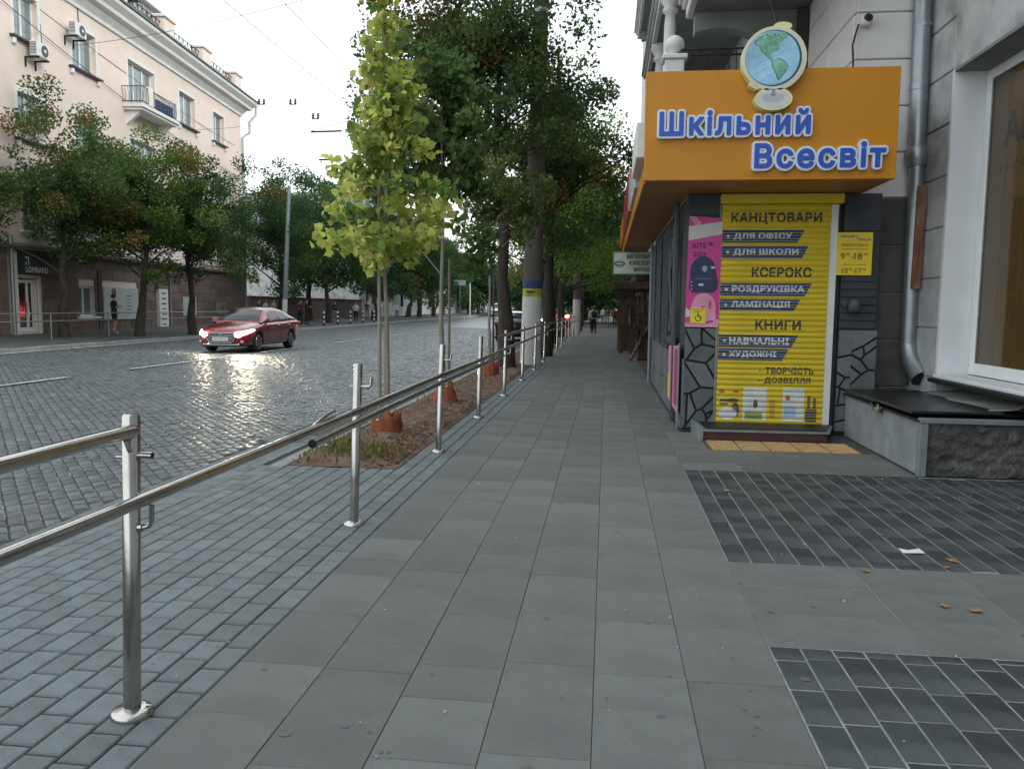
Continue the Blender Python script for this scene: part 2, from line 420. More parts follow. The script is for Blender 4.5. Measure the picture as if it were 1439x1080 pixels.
def piece_mesh(w, l, h, c, cache={}):
    k = (round(w, 3), round(l, 3), h, c)
    if k not in cache:
        mb = MB(); mb.cbox(-w / 2, w / 2, -l / 2, l / 2, -h, 0, c); cache[k] = mb.mesh('paving_piece')
    return cache[k]

def lay(parent, name, pieces, mat, matfar, h=.05, c=.005, limit=300, zf=None, tilt=.0):
    """pieces: (x, y, w, l); nearest ones each an object, the rest one joined part"""
    pieces = sorted(pieces, key=lambda p: p[0] ** 2 + p[1] ** 2)
    meshes = {}
    for p in pieces[:limit]:
        x, y, wd, ln = p[:4]; k = (round(wd, 3), round(ln, 3))
        if k not in meshes:
            mb = MB(); mb.cbox(-wd / 2, wd / 2, -ln / 2, ln / 2, -h, 0, c); me = mb.mesh(name); me.materials.append(mat); meshes[k] = me
        o = bpy.data.objects.new(name, meshes[k]); COL.objects.link(o); o.parent = parent
        z = (zf(x, y) if zf else 0) + rnd.uniform(-.0012, .0012)
        o.location = (x, y, z); o.rotation_euler = (rnd.uniform(-tilt, tilt), rnd.uniform(-tilt, tilt), 0)
        if zf: o.rotation_euler[1] -= math.atan((zf(x + .05, y) - zf(x - .05, y)) / .1)
    if len(pieces) > limit:
        mb = MB(); tint = []
        for x, y, wd, ln in [p[:4] for p in pieces[limit:]]:
            z = (zf(x, y) if zf else 0) + rnd.uniform(-.001, .001); n0 = len(mb.f)
            mb.cbox(x - wd / 2, x + wd / 2, y - ln / 2, y + ln / 2, z - h, z, c); t = rnd.uniform(.86, 1.14); tint += [t] * (len(mb.f) - n0)
        o = mb.build(name + '_field', matfar, parent, fix=False)
        at = o.data.attributes.new('tint', 'FLOAT', 'FACE'); at.data.foreach_set('value', tint); o['kind'] = 'stuff'

# --- the main pavement: rows of 40 cm slabs along the street
G = .0028
side = sheet('pavement', -1.62, 9, -3, 95, -.010, M('slab_joint', (.075, .078, .074), .9, var=.3, scale=14))
xs = [-1.61, -1.21, -.81, -.42, -.02, .38, .80]
slabs = []
starts = {0: 3.30, 1: 3.28, 2: 3.38, 3: 3.46, 4: 3.40, 5: 3.38}
for i in range(6):
    for sgn in (1, -1):
        y = starts[i] if sgn > 0 else starts[i]
        while 1.9 < y < 62:
            l = rnd.choice([.60, .60, .60, .30, .75, .45])
            a, b = (y, y + l) if sgn > 0 else (y - l, y)
            slabs.append(((xs[i] + xs[i + 1]) / 2, (a + b) / 2, xs[i + 1] - xs[i] - G, l - G)); y += sgn * l
# slab bands between the dark panels, and along the shop fronts
def band(x0, x1, y0, y1, rows):
    yy = y0
    for k in range(rows):
        h_ = (y1 - y0) / rows; x = x0 - rnd.uniform(0, .0)
        while x < x1 - .01:
            l = min(rnd.choice([.6, .75, .9, .45]), x1 - x); 
            if x1 - x - l < .15: l = x1 - x
            slabs.append((x + l / 2, yy + h_ / 2, l - G, h_ - G)); x += l
        yy += h_
band(.80, 4.4, 3.80, 5.08, 3); band(.80, 3.03, 8.02, 9.22, 3); band(.80, 1.20, 9.22, 10.5, 3)
band(.80, 3.0, 2.0, 2.2, 1)
y = 10.5
while y < 62: slabs.append((.895, y + .3, .19 - G, .6 - G)); y += .6
slabs = [p for p in slabs if in_view(p[0], p[1] + .4)]
lay(side, 'paving_slab', slabs, m_slab, m_slab_w, h=.05, c=.002, limit=300)

def brick_rows(x0, x1, y0, y1, wd, lens, g, cg=None):
    out = []; n = max(1, round((x1 - x0) / wd)); wd = (x1 - x0) / n
    for i in range(n):
        y = y0 - rnd.uniform(0, lens[0]); 
        while y < y1:
            l = rnd.choice(lens); a = max(y, y0); b = min(y + l, y1)
            if b - a > .04: out.append((x0 + wd * (i + .5), (a + b) / 2, wd - g, b - a - (cg or g * 1.5)))
            y += l
    return out
dk = sheet('dark_paving', .80, 6.0, 1.5, 8.02, -.0018, m_mortar)
dp = [p for p in brick_rows(.805, 3.4, 2.2, 3.795, .145, [.29], .008, .008) + brick_rows(.805, 3.03, 5.085, 8.015, .145, [.29, .58, .58], .008, .0025)
      + brick_rows(3.03, 5.0, 5.085, 7.98, .145, [.29, .58, .58], .008, .0025) if in_view(p[0], p[1] + .3, .6)]
lay(dk, 'dark_paver', dp, m_dark, m_dark_w, h=.05, c=.002)

def zpav(x, y):
    return float(np.interp(x, [-4.2, -3.5, -3.2], [-.075, -.01, 0])) if y < 9 else 0.0
ps = sheet('paver_strip', -4.15, -1.61, -1, 95, -.01, m_joint, nx=24, zf=lambda x, y: zpav(x, 3) - .014)
def left_lim(y): return -4.12 if y < 7.2 else -3.1
pv = [p for p in brick_rows(-4.11, -1.615, 2.0, 7.58, .1395, [.20, .22, .24, .20, .28], .008) if in_view(p[0], p[1] + .3, .6)]
pv2 = [p for p in brick_rows(-2.02, -1.615, 7.58, 58, .135, [.20, .24], .008)]
for y0_ in (7.58,):
    pv2 += [p for p in brick_rows(-4.11, -3.42, 7.58, 9.4, .1395, [.2, .24], .008)]
lay(ps, 'paver', pv, m_paver, m_paver_w, h=.03, c=.006, zf=zpav, tilt=.006)
ps2 = sheet('paver_border', -2.03, -1.61, 7.58, 60, -.008, m_joint)
lay(ps2, 'paver', pv2, m_paver, m_paver_w, h=.03, c=.006, zf=zpav, tilt=.004)

# --- planting strip with kerb
def zsoil(x, y):
    k = max(0, min(1, (y - 7.58) / .14, (-2.02 - x) / .09, (x + 3.13) / .09))
    return .003 + k * (.032 + .030 * math.sin(x * 4.1 + y * 1.3) * math.sin(y * 2.2) + .012 * math.sin(x * 17 + y * 9) + .008 * math.sin(y * 31 + x * 5))
soil = sheet('soil_strip', -3.13, -2.02, 7.58, 62, 0, m_soil, nx=18, ny=700, zf=zsoil)
kerb = sheet('kerb', -3.3, -3.13, 7.4, 62, -.12, m_joint)
km = MB(); km.bbox(-.08, .08, -.495, .495, -.2, 0, .012); kme = km.mesh('kerbstone'); kme.materials.append(m_kerb)
for k in range(53):
    o = bpy.data.objects.new('kerbstone', kme); COL.objects.link(o); o.parent = kerb
    o.location = (-3.215 + rnd.uniform(-.006, .006), 7.95 + k * 1.0, .022 + rnd.uniform(-.006, .006))

# --- cobbled road
road = sheet('road', -18.7, -3.1, -2, 60, 0, M('sett_joint', (.062, .062, .056), .9, var=.4, scale=3), nx=40, ny=1, zf=lambda x, y: zroad(x) - .014)
far = sheet('road_far', -23, -3.1, 59.9, 420, 0, m_road_far, nx=20, zf=lambda x, y: zroad(x) - .004)
SB = math.radians(139); ux, uy = math.sin(SB), math.cos(SB); vx, vy = -uy, ux
setts = []
vmin, vmax = -25, 62
cs = [(-18.7, 3), (-3.2, 3), (-18.7, 60), (-3.2, 60)]
us = [c[0] * ux + c[1] * uy for c in cs]; vs_ = [c[0] * vx + c[1] * vy for c in cs]
v = min(vs_)
while v < max(vs_):
    u = min(us) - rnd.random() * .2; wob = rnd.uniform(-.004, .004)
    while u < max(us):
        l = rnd.uniform(.15, .24); uc = u + l / 2; x = uc * ux + v * vx; y = uc * uy + v * vy
        lim = -4.13 if y < 7.7 else (-3.32 if y > 9.4 else -4.13)
        if -18.5 - max(0, y - 20) * .03 < x < lim - .05 and 3 < y < 60 and in_view(x, y): setts.append((x, y, l - .008, .118 - .008 + wob))
        u += l
    v += .118
setts.sort(key=lambda p: p[0] ** 2 + p[1] ** 2)
ROT = math.atan2(uy, ux)
smesh = []
for k in range(14):
    l = .15 + .09 * k / 13 - .008; wd = .110; h = .03; mb = MB()
    b = [(-l / 2, -wd / 2), (l / 2, -wd / 2), (l / 2, wd / 2), (-l / 2, wd / 2)]
    b = [(x * rnd.uniform(.94, 1), y * rnd.uniform(.93, 1)) for x, y in b]; q = [(x * .88, y * .80) for x, y in b]
    mb.add([(x, y, -h) for x, y in b] + [(x, y, -.012) for x, y in b] + [(x, y, rnd.uniform(-.002, .002)) for x, y in q],
           [(i, (i + 1) % 4, (i + 1) % 4 + 4, i + 4) for i in range(4)] + [(i + 4, (i + 1) % 4 + 4, (i + 1) % 4 + 8, i + 8) for i in range(4)] + [(8, 9, 10, 11)])
    me = mb.mesh('sett'); me.materials.append(m_sett); smesh.append(me)
for x, y, l, wd in setts[:300]:
    o = bpy.data.objects.new('sett', smesh[min(13, int((l + .008 - .15) / .09 * 13.99))]); COL.objects.link(o); o.parent = road
    o.location = (x, y, zroad(x) + rnd.uniform(-.004, .004)); o.rotation_euler = (rnd.uniform(-.03, .03), rnd.uniform(-.03, .03), ROT + rnd.uniform(-.05, .05))
S = np.array(setts[300:]); n = len(S)
rot = ROT + rng_.uniform(-.05, .05, n); cz = np.array([zroad(x) for x in S[:, 0]]) + rng_.uniform(-.005, .005, n)
tx = rng_.normal(0, .028, n); ty = rng_.normal(0, .028, n)
sgn4 = np.array([[-1, -1], [1, -1], [1, 1], [-1, 1]])
V = np.zeros((n, 12, 3))
for ring, (k1, k2, dz) in enumerate([(1, 1, -.03), (1, 1, -.012), (.88, .80, 0)]):
    for c_ in range(4):
        lx = S[:, 2] / 2 * sgn4[c_, 0] * k1 * rng_.uniform(.94, 1, n); ly = S[:, 3] / 2 * sgn4[c_, 1] * k2 * rng_.uniform(.92, 1, n)
        V[:, ring * 4 + c_, 0] = S[:, 0] + lx * np.cos(rot) - ly * np.sin(rot)
        V[:, ring * 4 + c_, 1] = S[:, 1] + lx * np.sin(rot) + ly * np.cos(rot)
        V[:, ring * 4 + c_, 2] = cz + dz + lx * tx + ly * ty
fq = np.array([(i, (i + 1) % 4, (i + 1) % 4 + 4, i + 4) for i in range(4)] + [(i + 4, (i + 1) % 4 + 4, (i + 1) % 4 + 8, i + 8) for i in range(4)] + [(8, 9, 10, 11)])

def np_mesh(name, V, F, mat, parent=None, attr=None, smooth=False):
    """V (n,k,3) verts of n pieces, F (m,q) faces of one piece"""
    n, k = V.shape[:2]; m, q = F.shape
    idx = (F[None] + (np.arange(n) * k)[:, None, None]).reshape(-1)
    me = bpy.data.meshes.new(name); me.vertices.add(n * k); me.vertices.foreach_set('co', V.reshape(-1))
    me.loops.add(len(idx)); me.loops.foreach_set('vertex_index', idx.astype(np.int32))
    me.polygons.add(n * m); me.polygons.foreach_set('loop_start', np.arange(0, n * m * q, q, dtype=np.int32))
    me.polygons.foreach_set('loop_total', np.full(n * m, q, dtype=np.int32)); me.update(calc_edges=True)
    me.materials.append(mat)
    if attr is not None:
        if attr.ndim == 1:
            a = me.attributes.new('tint', 'FLOAT', 'FACE'); a.data.foreach_set('value', np.repeat(attr, m).astype(np.float32))
        else:
            a = me.attributes.new('Col', 'FLOAT_COLOR', 'FACE'); c = np.ones((n, 4), np.float32); c[:, :3] = attr
            a.data.foreach_set('color', np.repeat(c, m, axis=0).ravel())
    o = bpy.data.objects.new(name, me); COL.objects.link(o)
    if parent is not None: o.parent = parent
    return o
o = np_mesh('sett_field', V, fq, m_sett_w, road, rng_.uniform(.74, 1.26, n)); o['kind'] = 'stuff'

# lane markings: thin worn sheets just above the setts
m_mark = M('worn_road_paint', (.50, .52, .52), .6, var=.2, scale=12, stain=.75, sscale=7, scol=(.13, .14, .15))
lm = thing('lane_marking', 'broken white lane line painted along the cobbled road', 'road marking', (-11.15, 30, 0))
lm['kind'] = 'structure'
for y0_, y1_ in [(11.2, 15.4), (17.6, 22.3), (24.9, 28.3), (31.8, 36.2), (40.3, 44.6), (48, 53), (57, 61.5), (66, 70.5), (75, 80)]:
    mb = MB(); k = 12
    for i in range(k):
        a = y0_ + (y1_ - y0_) * i / k; b = y0_ + (y1_ - y0_) * (i + 1) / k - .012
        mb.box(-11.22 + rnd.uniform(-.01, .01), -11.08 + rnd.uniform(-.01, .01), a, b, .0605, .0625)
    mb.build('dash', m_mark, lm)
for y0_ in (62, 72, 82, 92, 104):
    mb = MB(); x = -17.2 - (y0_ - 60) * .03; mb.box(x - .07, x + .07, y0_, y0_ + 4, .036, .040); mb.build('dash', m_mark, lm)

# --- the far pavement with its kerb
def zleft(x, y):
    k = kerb_x(y); return .16 + .24 * min(1, max(0, (k - x) / 6.0))
lp = MB(); vs = []; fs = []
ys = list(np.linspace(12, 300, 60)); ks = [0, .15, 1, 3, 6, 9, 14]
for yy in ys:
    for k in ks: x = kerb_x(yy) - k; vs.append((x, yy, zleft(x, yy) - .006))
for j in range(len(ys) - 1):
    for i in range(len(ks) - 1): a = j * len(ks) + i; fs.append((a, a + len(ks), a + len(ks) + 1, a + 1))
lp.add(vs, fs); o = lp.build('left_pavement', m_asph, fix=False); o['kind'] = 'structure'
kl = sheet('left_kerb', -25, -18.4, 12, 130, -.1, m_joint); kl['kind'] = 'structure'
km = MB(); km.bbox(-.09, .09, -.745, .745, -.2, 0, .02); kme2 = km.mesh('kerbstone'); kme2.materials.append(m_kerb)
for k in range(80):
    yy = 16 + k * 1.5; o = bpy.data.objects.new('kerbstone', kme2); COL.objects.link(o); o.parent = kl
    o.location = (kerb_x(yy) + .0, yy, .165 + rnd.uniform(-.012, .012)); o.rotation_euler = (rnd.uniform(-.006, .006), 0, .03 + rnd.uniform(-.008, .008))
gut = MB()
for k in range(40):
    a, b = 16 + k * 1.5, 17.48 + k * 1.5
    gut.add([(kerb_x(a) + .10, a, .044), (kerb_x(a) + .34, a, .044), (kerb_x(b) + .34, b, .044), (kerb_x(b) + .10, b, .044)], [(0, 1, 2, 3)])
o = gut.build('gutter_line', m_mark, fix=False); o['kind'] = 'structure'

# ------------------------------------------------------------------ corner building on the right
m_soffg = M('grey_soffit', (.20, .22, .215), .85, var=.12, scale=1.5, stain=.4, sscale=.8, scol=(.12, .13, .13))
cb = thing('corner_building', 'pale stuccoed corner building with balconies rising behind the orange shop sign', 'building', (3.07, 10.95, 0))
w_ = MB(); w_.box(3.10, 12, 11.0, 90, 0, 19); w_.build('wall', m_plas, cb)
def blocks(name, mat, parent, rows, maker, gap=.016):
    for z0, z1 in rows:
        for a, b in maker(z0):
            yield z0 + gap / 2, z1 - gap / 2, a + gap / 2, b - gap / 2
# street-parallel wall above the shop: rusticated blocks from the ground to the third floor
def course_blocks(parent, mat, x0, x1, y0, y1, z0, z1, h, face, cuts, name='stone_block', c=.012):
    """face 'front' (towards -y, between x0..x1, proud of y0) or 'left' (towards -x, between y0..y1, proud of x0)"""
    n = max(1, round((z1 - z0) / h)); h = (z1 - z0) / n
    for k in range(n):
        cs_ = cuts(k)
        for a, b in zip(cs_[:-1], cs_[1:]):
            mb = MB(); g = .008
            if face == 'front': mb.bbox(a + g, b - g, y0, y1, z0 + k * h + g, z0 + (k + 1) * h - g, c)
            else: mb.bbox(x0, x1, a + g, b - g, z0 + k * h + g, z0 + (k + 1) * h - g, c)
            mb.build(name, mat, parent)
course_blocks(cb, m_plas, 3.06, 3.10, 0, 0, 3.05, 9.4, .58, 'left', lambda k: [11.0, 12.1, 13.4] if k % 2 else [11.0, 11.6, 13.4])
course_blocks(cb, m_plas, 3.075, 3.95, 10.95, 11.0, 3.05, 9.4, .58, 'front', lambda k: [3.075, 3.95])
course_blocks(cb, m_dstone, 3.42, 3.95, 10.93, 11.0, .0, 3.05, .62, 'front', lambda k: [3.42, 3.95])
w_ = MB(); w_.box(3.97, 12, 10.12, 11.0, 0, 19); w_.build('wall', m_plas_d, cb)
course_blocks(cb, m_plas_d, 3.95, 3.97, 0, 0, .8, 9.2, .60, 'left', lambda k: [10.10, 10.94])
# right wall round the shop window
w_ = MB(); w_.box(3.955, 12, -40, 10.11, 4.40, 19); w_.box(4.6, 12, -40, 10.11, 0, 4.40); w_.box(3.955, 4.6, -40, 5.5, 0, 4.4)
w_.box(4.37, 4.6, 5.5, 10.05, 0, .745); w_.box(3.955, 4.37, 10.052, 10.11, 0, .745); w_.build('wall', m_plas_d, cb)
w_ = MB(); w_.box(3.95, 4.34, 10.06, 10.115, .80, 4.395); w_.build('window_reveal', m_reveal, cb)
w_ = MB(); w_.box(3.95, 4.34, 5.5, 10.058, 4.36, 4.395); w_.build('window_soffit', m_soffg, cb)
win = MB()
for a in [(4.30, 4.36, 9.93, 10.055, .86, 4.355), (4.30, 4.36, 5.5, 9.93, .86, 1.0), (4.30, 4.36, 5.5, 9.93, 4.24, 4.355)]: win.bbox(*a, .008)
wf = win.build('shop_window', m_frame, cb)
MB().box(4.325, 4.335, 9.905, 9.925, 1.0, 4.24).build('seal', m_blackpl, wf)
m_brownsheet = M('brown_poster', (.17, .10, .026), .5, var=.15, scale=1.4)
m_bronze = M('pale_brown_band', (.16, .12, .07), .5, var=.1)
gl = MB().box(4.345, 4.36, 5.5, 9.93, .99, 4.25).build('pane', m_brownsheet, wf)
MB().box(4.341, 4.344, 9.55, 9.92, 1.0, 4.24).build('poster_strip', m_bronze, wf)
m_glasst = M('clear_window_glass', (.9, .88, .82), .03, var=0, spec=.25, trans=1)
MB().box(4.312, 4.318, 5.5, 9.94, .995, 4.245).build('glazing', m_glasst, wf)
m_glasst.node_tree.nodes['Principled BSDF'].inputs['IOR'].default_value = 1.2
def text_side(body, y_start, y_end, z0, z1, x, name, mat, parent, offset=.01, res=4):
    """lettering on a plane x, readable from -x; y decreases along the reading direction"""
    me = text_mesh(body, offset, 0, res); lo, hi = bounds(me); O = org(parent)
    a = np.empty(len(me.vertices) * 3); me.vertices.foreach_get('co', a); a = a.reshape(-1, 3); b = np.empty_like(a)
    b[:, 1] = y_start + (a[:, 0] - lo[0]) / (hi[0] - lo[0]) * (y_end - y_start) - O.y
    b[:, 2] = z0 + (a[:, 1] - lo[1]) / (hi[1] - lo[1]) * (z1 - z0) - O.z
    b[:, 0] = x - O.x
    me.vertices.foreach_set('co', b.ravel()); me.update()
    return link(name, me, parent, [mat])
m_brt = M('dark_brown_print', (.05, .035, .02), .6, var=0)
text_side('АПТЕКА', 9.62, 7.6, 3.42, 3.78, 4.34, 'lettering', m_brt, wf, .03)
text_side('ГРОМАДСЬКА', 9.66, 8.0, 3.12, 3.22, 4.34, 'lettering', m_brt, wf)
for z in (2.62, 2.2, 1.85, 1.42):
    text_side('ОФІС ДЛЯ ВАС', 9.6, 8.1, z, z + .2, 4.34, 'lettering', m_bronze, wf, .02)
MB().bbox(3.86, 4.36, 5.5, 10.10, .76, .81, .01).build('window_sill', m_iron, cb)
MB().bbox(3.90, 4.30, 5.5, 10.05, .812, .855, .01).build('window_ledge', m_reveal, cb)
# balcony above the sign: slab, edge mouldings, curved bracket, iron railing
def balcony(parent, X0, X1, Y0, Y1, Z, rail=True, bracket_y=(), name='balcony'):
    b = MB(); b.bbox(X0, X1, Y0, Y1, Z, Z + .16, .02); sl = b.build(name, m_plas, parent)
    MB().box(X0 + .1, X1, Y0 + .1, Y1 - .1, Z - .012, Z - .001).build('soffit', m_soffg, sl)
    m_ = MB(); m_.bbox(X0 - .06, X1, Y0 - .06, Y1 + .06, Z + .165, Z + .25, .02); m_.bbox(X0 - .12, X1, Y0 - .12, Y1 + .12, Z + .255, Z + .32, .02); m_.build('edge_moulding', m_plas, sl)
    for yb in bracket_y:
        pts = [(X1, Z - .015), (X0 + .12, Z - .015), (X0 + .12, Z - .33)]
        for k in range(13):
            t = k / 12; x = X0 + .12 + t * (X1 - X0 - .12)
            pts.append((x, Z - .33 - .0 + .16 * math.sin(t * PI * 1.0) * (1 - t) * 1.3 - .42 * t ** 1.6))
        bb = MB(); bb.plate(pts[::-1], yb, yb + .28); bb.build('bracket', m_soffg, sl)
    if rail:
        r = MB(); zt = Z + .32
        for (xa, ya), (xb, yb) in [((X0, Y0), (X0, Y1)), ((X0, Y0), (X1, Y0)), ((X0, Y1), (X1, Y1))]:
            for zz in (zt + .08, zt + .82, zt + .92): r.tube([(xa, ya, zz), (xb, yb, zz)], .018, 5)
            n = int(math.hypot(xb - xa, yb - ya) / .12)
            for k in range(1, n): t = k / n; r.tube([(xa + (xb - xa) * t, ya + (yb - ya) * t, zt), (xa + (xb - xa) * t, ya + (yb - ya) * t, zt + .9)], .009, 4, cap=False)
        ro = r.build('railing', m_iron, sl)
    return sl
balcony(cb, 1.20, 3.05, 9.2, 13.9, 6.35, True, (13.55, 9.3), 'balcony')
bB = balcony(cb, 1.0, 3.05, 14.2, 20.5, 4.72, True, (14.4, 20), 'balcony')
for (x, y_) in [(1.06, 14.25), (1.06, 20.4)]:
    p = MB(); p.bbox(x - .16, x + .16, y_ - .16, y_ + .16, 5.04, 5.78, .015); p.bbox(x - .21, x + .21, y_ - .21, y_ + .21, 5.785, 5.86, .015)
    p.lathe([(0, 5.86), (.10, 5.87), (.07, 5.92), (.15, 5.98), (.17, 6.06), (.14, 6.14), (.06, 6.2), (0, 6.22)], (x, y_, 0), 14); p.build('pier', m_plas, bB)
balcony(cb, 1.0, 3.05, 15.6, 24.5, 8.15, True, (15.8, 24), 'balcony')
for y_ in (17.6, 20.9):
    c_ = MB(); c_.lathe([(.19, 5.05), (.19, 5.3), (.13, 5.36), (.12, 7.5), (.10, 7.72), (.16, 7.76), (.16, 7.82), (.12, 7.86), (.2, 7.98), (.22, 8.08), (.22, 8.14)], (1.2, y_, 0), 16); c_.build('column', m_plas, cb)
balcony(cb, .9, 3.05, 17, 30, 11.2, True, (17.2, 29), 'balcony')
e_ = MB(); e_.box(1.55, 3.05, 24.6, 30, 3.2, 19); e_.box(1.25, 3.05, 30.5, 34, 3.2, 19); e_.build('bay', m_plas, cb)
for k, (ya, za) in enumerate([(15.2, 5.1), (17.8, 5.1), (15.4, 8.6), (18.4, 8.6), (21.5, 8.6), (12.2, 6.8), (21.8, 5.1)]):
    f_ = MB(); f_.box(3.00, 3.05, ya, ya + 1.3, za, za + 2.3); fo = f_.build('window', m_frame, cb)
    MB().box(2.985, 2.998, ya + .1, ya + .6, za + .1, za + 2.2).build('pane', m_glassd, fo); MB().box(2.985, 2.998, ya + .7, ya + 1.2, za + .1, za + 2.2).build('pane', m_glassd, fo)
MB().box(2.9, 3.06, 13.45, 14.1, 4.9, 6.3).build('recess_panel', m_dstone, cb)
# low shop fronts further along the pavement
sf = thing('shop_front_row', 'dim row of low shop fronts continuing along the pavement past the stall', 'building', (1.9, 24, 0))
MB().box(1.9, 3.05, 21, 95, 0, 3.2).build('wall', m_slate, sf)
MB().bbox(1.2, 3.05, 34, 95, 2.75, 3.1, .03).build('canopy', m_dstone, sf)
for k in range(9):
    y_ = 26 + k * 6; f_ = MB().box(1.85, 1.9, y_, y_ + 3.6, .5, 2.5).build('window', m_irong, sf)
    MB().box(1.84, 1.848, y_ + .12, y_ + 3.48, .62, 2.38).build('pane', m_glassd, f_)

# drainpipe, plank, security camera
dpz = thing('drainpipe', 'galvanised drainpipe running down the corner with its shoe over the hatch', 'drainpipe', (3.88, 10.78, .7))
p = MB(); p.tube([(3.80, 10.80, 19), (3.80, 10.80, 6)], .108, 16); p.tube([(3.80, 10.80, 6.0), (3.84, 10.80, 3.62)], .106, 16); p.build('pipe', m_zinc, dpz)
p = MB(); p.tube([(3.84, 10.80, 3.66), (3.84, 10.8, 3.6), (3.85, 10.8, 3.5), (3.855, 10.8, 3.42)], [.108, .145, .135, .115], 16); p.build('collar', m_zinc, dpz)
for z in (4.35, 5.1): MB().tube([(3.825, 10.80, z), (3.825, 10.8, z + .05)], .113, 16).build('strap', m_zinc, dpz)
p = MB(); p.tube([(3.855, 10.8, 3.45), (3.88, 10.8, 1.15)], .098, 16); p.build('pipe', m_zinc, dpz)
p = MB(); p.tube([(3.88, 10.8, 1.17), (3.90, 10.74, .98), (3.95, 10.50, .76)], [.100, .112, .128], 16, cap=False); p.build('shoe', m_zinc, dpz)
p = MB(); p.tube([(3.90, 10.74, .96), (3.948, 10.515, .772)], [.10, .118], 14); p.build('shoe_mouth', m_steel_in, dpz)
pk = MB(); pk.bbox(-.055, .055, -.02, .02, 0, 1.28, .006); pk = pk.build('rusty_plank', m_rust); pk.location = (3.86, 10.64, 1.88); pk.rotation_euler = (0, .015, .1)
tag(pk, 'rust brown weathered plank fixed upright in front of the drainpipe', 'plank')
sc_ = thing('security_camera', 'white dome security camera on the stucco above the orange sign', 'camera', (3.17, 10.94, 5.25))
p = MB(); p.tube([(3.17, 10.948, 5.25), (3.17, 10.90, 5.25)], .085, 16); p.build('base', m_white, sc_)
p = MB(); p.lathe([(0, .06), (.05, .052), (.072, .02), (.078, -.04), (.06, -.075), (0, -.09)], (3.17, 10.85, 5.24), 16); p.build('housing', m_white, sc_)
p = MB(); p.tube([(3.175, 10.80, 5.24), (3.18, 10.75, 5.23)], [.055, .04], 14); p.build('lens', m_blackpl, sc_)
p = MB(); p.tube([(3.09, 10.90, 5.2), (3.03, 10.90, 4.95), (3.05, 10.9, 4.7), (2.98, 10.86, 4.5), (2.9, 10.7, 4.25), (2.86, 10.5, 4.28)], .012, 6); p.build('security_cable', m_cable, sc_)

# basement hatch box with lid and sheet-metal apron
hb = thing('basement_hatch', 'low rendered hatch box with black metal lid below the drainpipe', 'hatch', (3.05, 8.05, 0))
MB().bbox(3.07, 3.12, 8.09, 10.58, 0, .52, .006).build('side_wall', m_conc, hb)
mb = MB(); vs = []; fs = []; nx_, nz_ = 60, 16
for j in range(nz_ + 1):
    for i in range(nx_ + 1):
        x = 3.12 + 2.2 * i / nx_; z = .53 * j / nz_
        d = .026 * math.sin(x * 9 + z * 23) * math.sin(z * 17 + x * 3) + .010 * math.sin(x * 41) * math.sin(z * 37 + x * 11) + rnd.uniform(-.006, .006)
        if abs(z - .14 - .01 * math.sin(x * 6)) < .02: d += .025
        if ((x - 3.78) / .22) ** 2 + ((z - .42) / .12) ** 2 < 1: d -= .03
        vs.append((x, 8.10 + d, z))
for j in range(nz_):
    for i in range(nx_): a = j * (nx_ + 1) + i; fs.append((a, a + 1, a + nx_ + 2, a + nx_ + 1))
mb.add(vs, fs, True); mb.build('front_wall', m_rough, hb, fix=False)
MB().box(3.13, 5.3, 8.16, 10.05, 0, .50).build('core', m_rough, hb)
p = MB(); p.bbox(3.04, 3.115, 8.035, 8.11, 0, .525, .004); p.build('corner_angle', m_metalg, hb)
p = MB(); p.bbox(3.03, 3.08, 8.03, 10.58, .53, .555, .004); p.build('edge_strip', m_iron, hb)
p = MB(); p.bbox(3.03, 5.3, 8.02, 8.085, .527, .575, .004); p.build('edge_strip', m_metalg, hb)
lid = MB(); lid.bbox(2.99, 3.86, 8.16, 10.35, .60, .63, .008); lid = lid.build('lid', m_lid, hb); lid.rotation_euler = (0, 0, 0)
MB().bbox(3.86, 4.2, 8.2, 9.3, .585, .6, .003).build('lid_flap', m_lid, hb)
vs = []; fs = []
for j in range(13):
    for i in range(9):
        x = 3.66 + .70 * i / 8; y_ = 8.35 + 1.75 * j / 12 - (.22 * (i / 8)); vs.append((x, y_, .60 + .13 * (i / 8) + .012 * math.sin(i * 1.3 + j * .9) + (.04 if j == 0 and i > 4 else 0)))
for j in range(12):
    for i in range(8): a = j * 9 + i; fs.append((a, a + 1, a + 10, a + 9))
p = MB(); p.add(vs, fs, True); p = p.build('zinc_apron', m_lead, hb, fix=False)
so = p.modifiers.new('thickness', 'SOLIDIFY'); so.thickness = .006
p = MB(); p.bbox(3.0, 3.05, 9.18, 9.26, .47, .53, .01); p.tube([(3.02, 9.19, .53), (3.02, 9.19, .57), (3.02, 9.25, .57), (3.02, 9.25, .53)], .008, 6); p.build('padlock', m_steel, hb)
p = MB(); p.tube([(3.02, 9.05, .56), (3.02, 9.20, .50), (3.0, 9.3, .52), (3.02, 9.4, .56)], .012, 6); p.build('chain', m_steel, hb)

